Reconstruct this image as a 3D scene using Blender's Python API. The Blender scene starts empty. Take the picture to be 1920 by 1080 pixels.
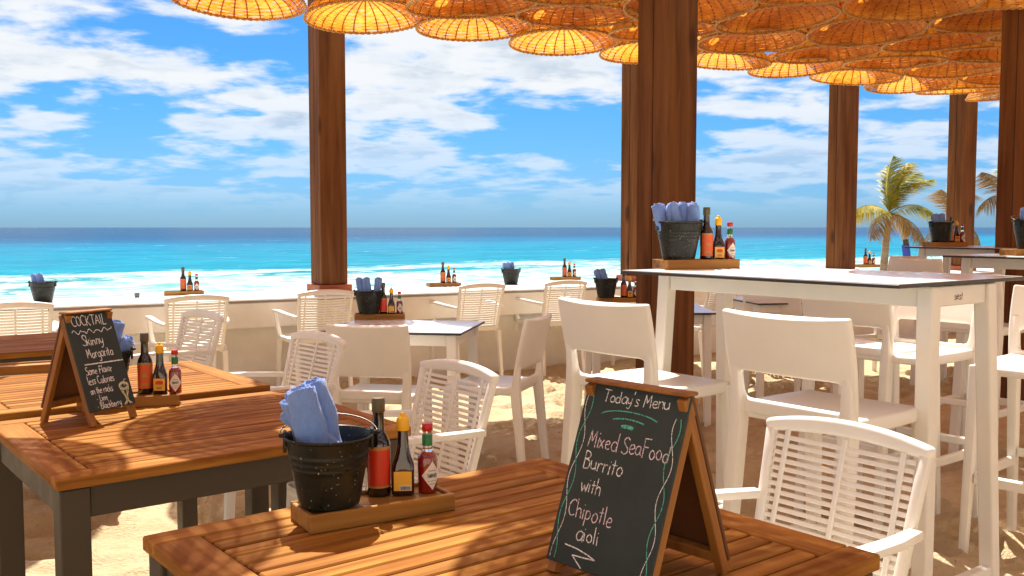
import bpy, math, random
import numpy as np
from mathutils import Vector, Matrix

C = bpy.context.scene.collection
scene = bpy.context.scene
R = math.radians
random.seed(7)

# ------------------------------------------------------------------ camera
F = 1800.0          # focal length in photo pixels (1920 wide)
H = 1.30            # eye height
PITCH = math.atan((540 - 426) / F)
cam_d = bpy.data.cameras.new('camera')
cam_d.sensor_width = 36.0
cam_d.lens = F / 1920 * 36.0
cam_d.clip_start = 0.05
cam_d.clip_end = 20000
cam = bpy.data.objects.new('camera', cam_d)
C.objects.link(cam)
cam.location = (0, 0, H)
cam.rotation_euler = (R(90) - PITCH, 0, 0)
scene.camera = cam

# ------------------------------------------------------------------ sun, sky, exposure
SUN = Vector((-0.12, 0.50, 0.858)).normalized()
sun_d = bpy.data.lights.new('sun', 'SUN')
sun_d.energy = 5.0
sun_d.angle = R(0.5)
sun_d.color = (1.0, 0.95, 0.86)
sun = bpy.data.objects.new('sun', sun_d)
C.objects.link(sun)
sun.rotation_euler = SUN.to_track_quat('Z', 'Y').to_euler()
sun.location = (-3, 10, 20)

world = bpy.data.worlds.new('World')
scene.world = world
world.use_nodes = True
wt = world.node_tree
wt.nodes.clear()


class NT:
    """small helper for node trees"""
    def __init__(s, t):
        s.t = t

    def n(s, kind, **kw):
        nd = s.t.nodes.new(kind)
        for k, v in kw.items():
            if k.startswith('_'):
                setattr(nd, k[1:], v)
        return nd

    def link(s, a, b):
        s.t.links.new(a, b)

    def setin(s, nd, i, v):
        if v is None:
            return
        if isinstance(v, bpy.types.NodeSocket):
            s.t.links.new(v, nd.inputs[i])
        else:
            nd.inputs[i].default_value = v

    def math(s, op, a, b=None, c=None, clamp=False):
        nd = s.t.nodes.new('ShaderNodeMath')
        nd.operation = op
        nd.use_clamp = clamp
        s.setin(nd, 0, a); s.setin(nd, 1, b); s.setin(nd, 2, c)
        return nd.outputs[0]

    def vmath(s, op, a, b=None):
        nd = s.t.nodes.new('ShaderNodeVectorMath')
        nd.operation = op
        s.setin(nd, 0, a); s.setin(nd, 1, b)
        return nd.outputs[0]

    def noise(s, vec, scale, detail=4, rough=0.5, dist=0.0, lac=2.0):
        nd = s.t.nodes.new('ShaderNodeTexNoise')
        s.setin(nd, 'Vector', vec)
        nd.inputs['Scale'].default_value = scale
        nd.inputs['Detail'].default_value = detail
        nd.inputs['Roughness'].default_value = rough
        nd.inputs['Distortion'].default_value = dist
        nd.inputs['Lacunarity'].default_value = lac
        return nd.outputs['Fac']

    def maprange(s, v, a, b, c=0.0, d=1.0, smooth=False):
        nd = s.t.nodes.new('ShaderNodeMapRange')
        if smooth:
            nd.interpolation_type = 'SMOOTHSTEP'
        s.setin(nd, 0, v)
        for i, q in zip((1, 2, 3, 4), (a, b, c, d)):
            s.setin(nd, i, q)
        return nd.outputs[0]

    def mix(s, f, a, b, blend='MIX'):
        nd = s.t.nodes.new('ShaderNodeMix')
        nd.data_type = 'RGBA'
        nd.blend_type = blend
        s.setin(nd, 0, f); s.setin(nd, 6, a); s.setin(nd, 7, b)
        return nd.outputs[2]

    def mapping(s, vec, loc=(0, 0, 0), rot=(0, 0, 0), sc=(1, 1, 1)):
        nd = s.t.nodes.new('ShaderNodeMapping')
        s.setin(nd, 0, vec)
        nd.inputs[1].default_value = loc
        nd.inputs[2].default_value = rot
        nd.inputs[3].default_value = sc
        return nd.outputs[0]

    def ramp(s, f, stops, interp='LINEAR'):
        nd = s.t.nodes.new('ShaderNodeValToRGB')
        s.setin(nd, 0, f)
        nd.color_ramp.interpolation = interp
        e = nd.color_ramp.elements
        while len(e) < len(stops):
            e.new(0.5)
        for q, (p, c) in zip(e, stops):
            q.position = p
            q.color = (*c, 1) if len(c) == 3 else c
        return nd.outputs[0]

    def comb(s, x, y, z):
        nd = s.t.nodes.new('ShaderNodeCombineXYZ')
        s.setin(nd, 0, x); s.setin(nd, 1, y); s.setin(nd, 2, z)
        return nd.outputs[0]

    def sep(s, v):
        nd = s.t.nodes.new('ShaderNodeSeparateXYZ')
        s.setin(nd, 0, v)
        return nd.outputs


w = NT(wt)
tc = w.n('ShaderNodeTexCoord').outputs['Generated']
dx, dy, dz = w.sep(tc)
sky = wt.nodes.new('ShaderNodeTexSky')
sky.sky_type = 'NISHITA'
sky.sun_disc = False
sky.sun_elevation = math.asin(SUN.z)
sky.sun_rotation = math.atan2(SUN.x, SUN.y)
sky.altitude = 0
sky.air_density = 1.0
sky.dust_density = 0.4
sky.ozone_density = 2.0
tint = w.mix(w.maprange(dz, 0.0, 0.16, 0, 1, True), (0.37, 0.735, 1.40, 1), (0.29, 0.78, 1.26, 1))
skyc = w.mix(1.0, sky.outputs[0], tint, 'MULTIPLY')
# clouds: a flat deck seen in perspective
dzc = w.math('MAXIMUM', dz, 0.0)
k = w.math('DIVIDE', 1.0, w.math('ADD', dzc, 0.17))
pv = w.comb(w.math('MULTIPLY', dx, k), w.math('MULTIPLY', dy, k), w.math('MULTIPLY', dz, 3.0))
pv = w.mapping(pv, loc=(6.5, 14.3, 3.0), sc=(0.95, 1.0, 1.0))
big = w.noise(pv, 1.25, 2, 0.5, 0.2)
fine = w.noise(pv, 3.6, 8, 0.54, 0.15)
dens = w.math('ADD', w.math('MULTIPLY', big, 0.85), w.math('MULTIPLY', fine, 0.9))
pv2 = w.vmath('ADD', pv, (0.02, 0.13, 0.03))
fine2 = w.noise(pv2, 3.6, 5, 0.54, 0.15)
mask = w.maprange(dens, 0.778, 0.935, 0, 1, True)
lit = w.maprange(w.math('SUBTRACT', fine2, fine), -0.10, 0.10, 1.0, 0.0, True)
thick = w.maprange(dens, 0.87, 1.06, 0.0, 1.0, True)
shade = w.math('MULTIPLY', thick, w.math('SUBTRACT', 1.0, lit))
cloudc = w.mix(w.math('MULTIPLY', shade, 0.9), (9.4, 9.65, 9.9, 1), (5.4, 6.5, 7.8, 1))
# air near the horizon softens everything
low = w.maprange(dz, 0.0, 0.15, 0.30, 1.0, True)
low2 = w.maprange(dz, 0.006, 0.05, 0.0, 1.0, True)
mask = w.math('MULTIPLY', w.math('MULTIPLY', mask, low), low2)
mask = w.math('MULTIPLY', mask, 0.97)
colw = w.mix(mask, skyc, cloudc)
bg = w.n('ShaderNodeBackground')
w.link(colw, bg.inputs[0])
bg.inputs[1].default_value = 0.05
out = w.n('ShaderNodeOutputWorld')
w.link(bg.outputs[0], out.inputs[0])

scene.view_settings.view_transform = 'Standard'
scene.view_settings.look = 'None'
scene.view_settings.gamma = 1.0
scene.view_settings.use_curve_mapping = False
scene.view_settings.exposure = 1.0

# ------------------------------------------------------------------ materials
def mat(name):
    m = bpy.data.materials.new(name)
    m.use_nodes = True
    t = m.node_tree
    t.nodes.clear()
    h = NT(t)
    o = t.nodes.new('ShaderNodeOutputMaterial')
    b = t.nodes.new('ShaderNodeBsdfPrincipled')
    t.links.new(b.outputs[0], o.inputs[0])
    return m, h, b, o


def objco(h):
    return h.n('ShaderNodeTexCoord').outputs['Object']


def bump(h, b, height, strength=0.3, dist=0.01):
    nd = h.t.nodes.new('ShaderNodeBump')
    nd.inputs['Strength'].default_value = strength
    nd.inputs['Distance'].default_value = dist
    h.link(height, nd.inputs['Height'])
    h.link(nd.outputs[0], b.inputs['Normal'])


def simple(name, col, rough=0.5, metal=0.0, noise=0.08, scale=30.0, spec=0.5, coat=0.0):
    m, h, b, o = mat(name)
    n = h.noise(objco(h), scale, 4, 0.6)
    a = [c * (1 - noise) for c in col]
    d = [min(1, c * (1 + noise)) for c in col]
    h.link(h.mix(n, (*a, 1), (*d, 1)), b.inputs['Base Color'])
    h.link(h.maprange(n, 0.3, 0.7, rough * 0.85, min(1, rough * 1.15)), b.inputs['Roughness'])
    b.inputs['Metallic'].default_value = metal
    b.inputs['Specular IOR Level'].default_value = spec
    b.inputs['Coat Weight'].default_value = coat
    return m


def wood(name, dark, light, axis=0, sc=1.0, rough=0.5, vary=0.25, knots=0.0, coat=0.0, spec=0.3):
    """grain along a local axis, each board a little different"""
    m, h, b, o = mat(name)
    co = objco(h)
    oi = h.n('ShaderNodeObjectInfo')
    off = h.vmath('SCALE', h.comb(oi.outputs['Random'], h.math('MULTIPLY', oi.outputs['Random'], 3.1), 0.3))
    off.node.inputs[3].default_value = 9.0
    v = h.vmath('ADD', co, off)
    s = [38.0 * sc] * 3
    s[axis] = 2.2 * sc
    g = h.noise(h.mapping(v, sc=tuple(s)), 1.0, 6, 0.62, 0.4)
    s2 = [9.0 * sc] * 3
    s2[axis] = 1.1 * sc
    g2 = h.noise(h.mapping(v, sc=tuple(s2)), 1.0, 3, 0.5, 0.8)
    f = h.math('ADD', h.math('MULTIPLY', g, 0.6), h.math('MULTIPLY', g2, 0.4))
    f = h.maprange(f, 0.3, 0.7, 0, 1, True)
    col = h.mix(f, (*dark, 1), (*light, 1))
    if knots:
        vo = h.t.nodes.new('ShaderNodeTexVoronoi')
        s3 = [4.0] * 3
        s3[axis] = 1.5
        h.link(h.mapping(v, sc=tuple(s3)), vo.inputs['Vector'])
        vo.inputs['Scale'].default_value = 1.0
        kf = h.maprange(vo.outputs['Distance'], 0.07, 0.20, knots, 0.0, True)
        col = h.mix(kf, col, (*[c * 0.35 for c in dark], 1))
    bri = h.math('ADD', h.math('MULTIPLY', oi.outputs['Random'], vary), 1.0 - vary / 2)
    hs = h.n('ShaderNodeHueSaturation')
    h.link(bri, hs.inputs['Value'])
    h.link(col, hs.inputs['Color'])
    h.link(hs.outputs[0], b.inputs['Base Color'])
    h.link(h.maprange(g, 0.3, 0.7, rough * 1.15, rough * 0.85), b.inputs['Roughness'])
    b.inputs['Coat Weight'].default_value = coat
    b.inputs['Coat Roughness'].default_value = 0.3
    b.inputs['Specular IOR Level'].default_value = spec
    bump(h, b, g, 0.25, 0.002)
    return m


M = {}
M['plastic'] = simple('white_plastic', (0.83, 0.80, 0.73), 0.36, noise=0.06, scale=7)
M['plastic_dull'] = simple('white_legs', (0.81, 0.775, 0.70), 0.45, noise=0.07, scale=9)
M['hpl'] = simple('white_laminate', (0.80, 0.79, 0.80), 0.22, noise=0.03, scale=5)
M['hpl_edge'] = simple('dark_laminate_edge', (0.022, 0.013, 0.012), 0.4)
M['teak'] = wood('teak_slat', (0.17, 0.054, 0.009), (0.43, 0.20, 0.040), 0, 1.0, 0.6, 0.30, spec=0.07)
M['teak_y'] = wood('teak_end_board', (0.17, 0.054, 0.009), (0.41, 0.185, 0.038), 1, 1.0, 0.6, 0.2, spec=0.07)
M['leg_brown'] = simple('taupe_metal_leg', (0.060, 0.043, 0.024), 0.55, noise=0.1, scale=12)
M['post'] = wood('stained_post', (0.085, 0.028, 0.007), (0.20, 0.078, 0.021), 2, 0.5, 0.65, 0.12, knots=0.75, spec=0.15)
M['post_base'] = wood('red_timber_base', (0.26, 0.055, 0.012), (0.38, 0.10, 0.03), 0, 0.6, 0.5, 0.1)
M['tray'] = wood('tray_wood', (0.20, 0.085, 0.014), (0.42, 0.205, 0.042), 0, 1.2, 0.5, 0.15, knots=0.3)
M['sign_wood'] = wood('sign_frame_wood', (0.20, 0.075, 0.014), (0.38, 0.16, 0.036), 2, 1.3, 0.5, 0.12)
M['hardboard'] = simple('brown_hardboard', (0.115, 0.040, 0.012), 0.6, noise=0.12, scale=60)
M['yellow_cap'] = simple('yellow_cap', (0.85, 0.46, 0.008), 0.35, noise=0.03)
M['red_cap'] = simple('red_cap', (0.50, 0.008, 0.012), 0.35, noise=0.03)
M['olive_cap'] = simple('bronze_cap', (0.10, 0.075, 0.028), 0.38, noise=0.1)
M['green_foil'] = simple('green_foil', (0.012, 0.16, 0.035), 0.35, noise=0.08)
M['white_label'] = simple('paper_label', (0.74, 0.68, 0.60), 0.6, noise=0.05)
M['red_label'] = simple('red_label', (0.62, 0.035, 0.008), 0.4, noise=0.1, scale=18)
M['orange_label'] = simple('orange_label', (0.66, 0.10, 0.012), 0.4, noise=0.1, scale=18)
M['yellow_label'] = simple('yellow_label', (0.80, 0.42, 0.03), 0.45, noise=0.06)
M['gold'] = simple('gold_print', (0.45, 0.22, 0.05), 0.4, noise=0.1)
M['ink'] = simple('black_print', (0.02, 0.018, 0.018), 0.6)
M['green_ink'] = simple('dark_green_print', (0.02, 0.06, 0.03), 0.6)
M['cord'] = simple('steel_wire', (0.12, 0.11, 0.10), 0.3, metal=0.9)
M['grey_box'] = simple('grey_socket_box', (0.15, 0.16, 0.17), 0.5)
M['blue_wrap'] = simple('blue_wrap', (0.02, 0.06, 0.42), 0.6)
M['wall'] = None


def glassy(name, col, rough=0.08, coat=1.0):
    m, h, b, o = mat(name)
    n = h.noise(objco(h), 20, 3, 0.5)
    h.link(h.mix(n, (*[c * 0.8 for c in col], 1), (*[c * 1.2 for c in col], 1)), b.inputs['Base Color'])
    b.inputs['Roughness'].default_value = rough
    b.inputs['Coat Weight'].default_value = coat
    b.inputs['Coat Roughness'].default_value = 0.03
    b.inputs['IOR'].default_value = 1.5
    return m


M['dark_sauce'] = glassy('dark_sauce_glass', (0.016, 0.006, 0.004))
M['brown_sauce'] = glassy('brown_sauce_glass', (0.022, 0.005, 0.003))
M['red_sauce'] = glassy('red_sauce_glass', (0.23, 0.010, 0.006))


def clear_glass():
    m, h, b, o = mat('clear_bottle_neck')
    b.inputs['Base Color'].default_value = (0.9, 0.92, 0.9, 1)
    b.inputs['Transmission Weight'].default_value = 1.0
    b.inputs['Roughness'].default_value = 0.05
    return m


M['clear'] = clear_glass()


def enamel():
    m, h, b, o = mat('black_green_enamel')
    co = objco(h)
    n = h.noise(co, 14, 4, 0.6)
    h.link(h.mix(n, (0.004, 0.006, 0.005, 1), (0.016, 0.019, 0.014, 1)), b.inputs['Base Color'])
    sp = h.noise(co, 210, 1, 0.4)
    f = h.maprange(sp, 0.735, 0.76, 0, 1)
    c = h.mix(f, b.inputs['Base Color'].links[0].from_socket, (0.35, 0.33, 0.28, 1))
    h.link(c, b.inputs['Base Color'])
    h.link(h.maprange(h.noise(co, 26, 4, 0.6), 0.3, 0.7, 0.22, 0.55), b.inputs['Roughness'])
    b.inputs['Specular IOR Level'].default_value = 0.25
    b.inputs['Coat Weight'].default_value = 0.08
    b.inputs['Coat Roughness'].default_value = 0.12
    bump(h, b, h.noise(co, 22, 3, 0.5), 0.25, 0.004)
    return m


M['enamel'] = enamel()


def cloth():
    m, h, b, o = mat('blue_cotton')
    co = objco(h)
    n = h.noise(co, 30, 4, 0.6)
    h.link(h.mix(n, (0.11, 0.22, 0.58, 1), (0.21, 0.35, 0.71, 1)), b.inputs['Base Color'])
    b.inputs['Roughness'].default_value = 0.85
    b.inputs['Sheen Weight'].default_value = 0.3
    hgt = h.math('ADD', h.noise(co, 420, 2, 0.5), h.math('MULTIPLY', h.noise(h.mapping(co, sc=(1, 1, .35)), 60, 4, 0.6, 1.2), 4.0))
    bump(h, b, hgt, 0.55, 0.004)
    return m


M['cloth'] = cloth()


def chalkboard():
    m, h, b, o = mat('chalkboard')
    co = objco(h)
    n = h.noise(co, 9, 5, 0.65)
    h.link(h.mix(n, (0.007, 0.016, 0.015, 1), (0.036, 0.050, 0.046, 1)), b.inputs['Base Color'])
    b.inputs['Roughness'].default_value = 0.75
    return m


M['board'] = chalkboard()


def chalk(name, col):
    m, h, b, o = mat(name)
    n = h.noise(objco(h), 420, 2, 0.6)
    h.link(h.mix(h.maprange(n, 0.38, 0.52), (*[c * 0.25 for c in col], 1), (*col, 1)), b.inputs['Base Color'])
    b.inputs['Roughness'].default_value = 0.95
    return m


M['chalk_white'] = chalk('white_chalk', (0.85, 0.83, 0.82))
M['chalk_pink'] = chalk('pale_pink_chalk', (0.75, 0.60, 0.66))
M['chalk_green'] = chalk('green_chalk', (0.10, 0.50, 0.36))
M['chalk_yellow'] = chalk('yellow_chalk', (0.70, 0.66, 0.42))


def wicker(name, a, c, tr):
    m, h, b, o = mat(name)
    co = objco(h)
    oi = h.n('ShaderNodeObjectInfo')
    n = h.noise(co, 22, 4, 0.6)
    n2 = h.noise(h.vmath('ADD', co, h.comb(h.math('MULTIPLY', oi.outputs['Random'], 20.0), 0.0, 0.0)), 3.0, 2, 0.5)
    f = h.math('ADD', h.math('MULTIPLY', n, 0.55), h.math('MULTIPLY', n2, 0.45))
    col = h.mix(h.maprange(f, 0.34, 0.66), (*a, 1), (*c, 1))
    h.link(col, b.inputs['Base Color'])
    b.inputs['Roughness'].default_value = 0.55
    t = h.n('ShaderNodeBsdfTranslucent')
    h.link(h.mix(1.0, col, (1.5, 1.3, 0.75, 1), 'MULTIPLY'), t.inputs[0])
    mx = h.n('ShaderNodeMixShader')
    mx.inputs[0].default_value = tr
    h.link(b.outputs[0], mx.inputs[1])
    h.link(t.outputs[0], mx.inputs[2])
    h.link(mx.outputs[0], o.inputs[0])
    return m


M['wicker'] = wicker('wicker_strip', (0.40, 0.155, 0.018), (0.70, 0.37, 0.062), 0.5)
M['wicker_rim'] = wicker('wicker_rim', (0.42, 0.21, 0.05), (0.66, 0.40, 0.13), 0.25)
M['wicker_stake'] = wicker('wicker_stake', (0.22, 0.065, 0.010), (0.36, 0.13, 0.025), 0.25)


def wallmat():
    m, h, b, o = mat('painted_render')
    co = objco(h)
    n = h.noise(co, 2.2, 5, 0.6)
    h.link(h.mix(h.maprange(n, 0.3, 0.7), (0.66, 0.60, 0.50, 1), (0.81, 0.76, 0.67, 1)), b.inputs['Base Color'])
    b.inputs['Roughness'].default_value = 0.8
    bump(h, b, h.noise(co, 60, 5, 0.6), 0.25, 0.004)
    return m


M['wall'] = wallmat()
M['counter'] = simple('white_counter', (0.80, 0.79, 0.78), 0.4, noise=0.05, scale=4)
M['counter_edge'] = simple('counter_brown_edge', (0.30, 0.22, 0.17), 0.7)


def sandmat():
    m, h, b, o = mat('sand')
    co = objco(h)
    n = h.noise(co, 1.3, 5, 0.6)
    n2 = h.noise(co, 14, 6, 0.65)
    n3 = h.noise(co, 220, 2, 0.6)
    f = h.math('ADD', h.math('MULTIPLY', n, 0.5), h.math('ADD', h.math('MULTIPLY', n2, 0.35), h.math('MULTIPLY', n3, 0.15)))
    col = h.mix(h.maprange(f, 0.36, 0.64), (0.51, 0.38, 0.215, 1), (0.70, 0.57, 0.375, 1))
    db = h.noise(h.vmath('ADD', co, (3.1, 7.7, 0.0)), 34, 3, 0.6)
    col = h.mix(h.maprange(db, 0.68, 0.72, 0, 0.6), col, (0.13, 0.075, 0.03, 1))
    h.link(col, b.inputs['Base Color'])
    b.inputs['Roughness'].default_value = 0.95
    b.inputs['Specular IOR Level'].default_value = 0.15
    hg = h.math('ADD', h.math('MULTIPLY', n2, 1.0), h.math('MULTIPLY', h.noise(co, 60, 5, 0.7), 0.9))
    bump(h, b, hg, 0.8, 0.03)
    return m


M['sand'] = sandmat()


def seamat():
    m, h, b, o = mat('sea_water')
    co = objco(h)                     # the sea object's own x along the shore, y out to sea
    x, y, z = h.sep(co)
    wob = h.noise(h.mapping(co, sc=(0.006, 0.018, 1)), 1.0, 3, 0.5)
    ly = h.math('LOGARITHM', h.math('MAXIMUM', h.math('ADD', y, h.math('MULTIPLY', h.math('SUBTRACT', wob, 0.5), h.math('MULTIPLY', y, 0.55))), 1.0), 10.0)
    # depth colours: surf water, turquoise bank, deep blue outside
    col = h.ramp(h.maprange(ly, 1.6, 3.2), [
        (0.0, (0.09, 0.38, 0.36)), (0.16, (0.012, 0.35, 0.38)), (0.30, (0.001, 0.24, 0.325)),
        (0.50, (0.001, 0.185, 0.30)), (0.60, (0.003, 0.075, 0.17)), (0.70, (0.007, 0.034, 0.098)),
        (0.80, (0.012, 0.036, 0.095)), (1.0, (0.012, 0.030, 0.075))])
    pt = h.noise(h.mapping(co, sc=(0.045, 0.22, 1)), 1.0, 7, 0.70)
    col = h.mix(h.maprange(pt, 0.38, 0.66, 0.0, 0.62), col, (0.002, 0.085, 0.17, 1))
    # foam: broad broken surf inside, streaks further out, whitecaps
    warp = h.noise(h.mapping(co, sc=(0.03, 0.03, 1)), 1.0, 4, 0.55)
    yy = h.math('ADD', y, h.math('MULTIPLY', h.math('SUBTRACT', warp, 0.5), 46.0))
    f1 = h.noise(h.mapping(co, sc=(0.15, 0.36, 1)), 1.0, 8, 0.74, 0.5)
    band = h.noise(h.mapping(co, loc=(2, 5, 0), sc=(0.010, 0.085, 1)), 1.0, 2, 0.5, 0.3)
    surf = h.maprange(yy, 80, 130, 0.24, -0.22)
    fm = h.math('ADD', h.math('ADD', f1, surf), h.math('MULTIPLY', h.math('SUBTRACT', band, 0.5), 0.75))
    fm = h.maprange(fm, 0.47, 0.575, 0, 1, True)
    f2 = h.noise(h.mapping(co, loc=(17, 3, 0), sc=(0.06, 0.30, 1)), 1.0, 7, 0.74, 0.4)
    caps = h.math('MULTIPLY', h.maprange(f2, 0.635, 0.70, 0, 0.9, True), h.maprange(y, 80, 1200, 1.0, 0.35))
    foam = h.math('MAXIMUM', fm, caps)
    fcol = h.mix(h.maprange(h.noise(h.mapping(co, loc=(3, 1, 0), sc=(0.22, 0.62, 1)), 1.0, 7, 0.74, 0.6), 0.40, 0.60, 0, 1, True), (0.15, 0.33, 0.33, 1), (0.50, 0.53, 0.52, 1))
    col = h.mix(foam, col, fcol)
    h.link(col, b.inputs['Base Color'])
    h.link(h.maprange(foam, 0, 1, 0.22, 0.9), b.inputs['Roughness'])
    b.inputs['IOR'].default_value = 1.33
    b.inputs['Specular IOR Level'].default_value = 0.015
    hg = h.math('ADD', h.noise(h.mapping(co, sc=(0.25, 0.7, 1)), 1.0, 6, 0.65), h.math('MULTIPLY', foam, 0.25))
    bump(h, b, hg, 0.7, 0.5)
    return m


M['sea'] = seamat()


def leafmat(name, a, c):
    m, h, b, o = mat(name)
    oi = h.n('ShaderNodeObjectInfo')
    n = h.noise(objco(h), 2.5, 3, 0.6)
    f = h.math('ADD', h.math('MULTIPLY', n, 0.7), h.math('MULTIPLY', oi.outputs['Random'], 0.3))
    col = h.mix(h.maprange(f, 0.3, 0.7), (*a, 1), (*c, 1))
    h.link(col, b.inputs['Base Color'])
    b.inputs['Roughness'].default_value = 0.55
    t = h.n('ShaderNodeBsdfTranslucent')
    h.link(col, t.inputs[0])
    mx = h.n('ShaderNodeMixShader')
    mx.inputs[0].default_value = 0.35
    h.link(b.outputs[0], mx.inputs[1]); h.link(t.outputs[0], mx.inputs[2])
    h.link(mx.outputs[0], o.inputs[0])
    return m


M['frond'] = leafmat('palm_leaf', (0.17, 0.20, 0.012), (0.68, 0.50, 0.04))
M['frond_dry'] = leafmat('dry_palm_leaf', (0.20, 0.12, 0.04), (0.42, 0.27, 0.10))
M['trunk'] = wood('palm_trunk', (0.20, 0.14, 0.09), (0.40, 0.31, 0.21), 0, 0.5, 0.8, 0.1)
M['trunk_dark'] = simple('dark_bark', (0.06, 0.045, 0.035), 0.9, noise=0.3)

# ------------------------------------------------------------------ geometry helpers
class MB:
    def __init__(s):
        s.v = []; s.f = []

    def add(s, vs, fs, mt=None):
        o = len(s.v)
        s.v += [tuple(mt @ Vector(q)) if mt else tuple(q) for q in vs]
        s.f += [tuple(i + o for i in q) for q in fs]
        return s

    def box(s, x0, x1, y0, y1, z0, z1, mt=None):
        vs = [(x0, y0, z0), (x1, y0, z0), (x1, y1, z0), (x0, y1, z0), (x0, y0, z1), (x1, y0, z1), (x1, y1, z1), (x0, y1, z1)]
        return s.add(vs, [(3, 2, 1, 0), (4, 5, 6, 7), (0, 1, 5, 4), (1, 2, 6, 5), (2, 3, 7, 6), (3, 0, 4, 7)], mt)

    def loft(s, rings, cap=True, closed=False):
        """rings: list of equally long vertex loops"""
        n = len(rings[0]); o = len(s.v)
        for r in rings:
            s.v += [tuple(q) for q in r]
        m = len(rings)
        for i in range(m if closed else m - 1):
            j = (i + 1) % m
            for k_ in range(n):
                l = (k_ + 1) % n
                s.f.append((o + i * n + k_, o + i * n + l, o + j * n + l, o + j * n + k_))
        if cap and not closed:
            s.f.append(tuple(o + q for q in reversed(range(n))))
            s.f.append(tuple(o + (m - 1) * n + q for q in range(n)))
        return s

    def bar(s, pts, sizes, up=(0, 0, 1), cap=True):
        """rectangular section swept along points; sizes = (width, depth) per point"""
        pts = [Vector(q) for q in pts]
        rings = []
        for i, q in enumerate(pts):
            t = (pts[min(i + 1, len(pts) - 1)] - pts[max(i - 1, 0)]).normalized()
            a = t.cross(Vector(up))
            if a.length < 1e-4:
                a = Vector((1, 0, 0))
            a.normalize()
            b_ = a.cross(t).normalized()
            wd, dp = sizes[i] if isinstance(sizes, list) else sizes
            rings.append([q + a * sx * wd / 2 + b_ * sy * dp / 2 for sx, sy in ((-1, -1), (1, -1), (1, 1), (-1, 1))])
        return s.loft(rings, cap)

    def tube(s, pts, r, n=8, closed=False, cap=True):
        pts = [Vector(q) for q in pts]
        rings = []
        m = len(pts)
        pa = None
        for i, q in enumerate(pts):
            if closed:
                t = (pts[(i + 1) % m] - pts[i - 1]).normalized()
            else:
                t = (pts[min(i + 1, m - 1)] - pts[max(i - 1, 0)]).normalized()
            if pa is None:
                a = t.cross(Vector((0, 0, 1)))
                if a.length < 1e-3:
                    a = t.cross(Vector((1, 0, 0)))
            else:
                a = pa - t * pa.dot(t)
            a.normalize(); pa = a
            b_ = t.cross(a)
            rr = r[i] if isinstance(r, (list, tuple)) else r
            rings.append([q + (a * math.cos(2 * math.pi * k_ / n) + b_ * math.sin(2 * math.pi * k_ / n)) * rr for k_ in range(n)])
        return s.loft(rings, cap, closed)

    def lathe(s, prof, n=24, cap=True, mt=None):
        rings = []
        for r, z in prof:
            rings.append([(r * math.cos(2 * math.pi * k_ / n), r * math.sin(2 * math.pi * k_ / n), z) for k_ in range(n)])
        if mt:
            rings = [[tuple(mt @ Vector(q)) for q in rr] for rr in rings]
        return s.loft(rings, cap)

    def mesh(s, name, m, smooth=False, bevel=0, subsurf=0, seg=1, solid=0):
        me = bpy.data.meshes.new(name)
        me.from_pydata(s.v, [], s.f)
        me.update()
        if bevel or subsurf or solid:
            o = bpy.data.objects.new('tmp', me)
            C.objects.link(o)
            if solid:
                q = o.modifiers.new('s', 'SOLIDIFY'); q.thickness = solid; q.offset = 0
            if bevel:
                q = o.modifiers.new('b', 'BEVEL'); q.width = bevel; q.segments = seg; q.limit_method = 'ANGLE'; q.angle_limit = R(35)
            if subsurf:
                q = o.modifiers.new('u', 'SUBSURF'); q.levels = subsurf; q.render_levels = subsurf
            bpy.context.view_layer.update()
            dg = bpy.context.evaluated_depsgraph_get()
            me2 = bpy.data.meshes.new_from_object(o.evaluated_get(dg))
            bpy.data.objects.remove(o)
            bpy.data.meshes.remove(me)
            me = me2
            me.name = name
        me.materials.clear()
        me.materials.append(m)
        if smooth:
            for p_ in me.polygons:
                p_.use_smooth = True
            if smooth != 'full':
                me.set_sharp_from_angle(angle=R(40))
        return me


def ob(name, me, parent=None, loc=(0, 0, 0), rot=(0, 0, 0), label=None, kind=None):
    o = bpy.data.objects.new(name, me)
    C.objects.link(o)
    o.location = loc
    o.rotation_euler = rot
    if parent is not None:
        o.parent = parent
    if label:
        o['label'] = label
    if kind:
        o['kind'] = kind
    return o


def tag(o, label, cat, group=None):
    o['label'] = label
    o['category'] = cat
    if group:
        o['group'] = group
    return o


def thing(name, label, cat, loc=(0, 0, 0), rz=0.0, group=None):
    o = bpy.data.objects.new(name, None)
    C.objects.link(o)
    o.empty_display_size = 0.05
    o.location = loc
    o.rotation_euler = (0, 0, rz)
    return tag(o, label, cat, group)


def copy_tree(o, parent=None):
    c_ = o.copy()
    C.objects.link(c_)
    c_.parent = parent
    for ch in o.children:
        copy_tree(ch, c_)
    return c_


def P(x, y, z):
    """where the ray through a photo pixel meets a height"""
    c_, s_ = math.cos(PITCH), math.sin(PITCH)
    a, b_ = (x - 960) / F, -(y - 540) / F
    r = Vector((a, c_ + b_ * s_, -s_ + b_ * c_))
    t = (z - H) / r.z
    return Vector((0, 0, H)) + r * t


U = R(38.5)                     # the restaurant's main direction
WU = R(29.5)                    # direction of the sea wall
TH = 0.735                      # wooden table height

# ------------------------------------------------------------------ ground: sand
def vnoise(x, y, seed):
    rng = np.random.RandomState(seed)
    g = rng.rand(256, 256)
    xi = np.floor(x).astype(int); yi = np.floor(y).astype(int)
    fx = x - xi; fy = y - yi
    fx = fx * fx * (3 - 2 * fx); fy = fy * fy * (3 - 2 * fy)
    a = g[xi % 256, yi % 256]; b_ = g[(xi + 1) % 256, yi % 256]
    c_ = g[xi % 256, (yi + 1) % 256]; d = g[(xi + 1) % 256, (yi + 1) % 256]
    return (a * (1 - fx) + b_ * fx) * (1 - fy) + (c_ * (1 - fx) + d * fx) * fy - 0.5


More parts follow.
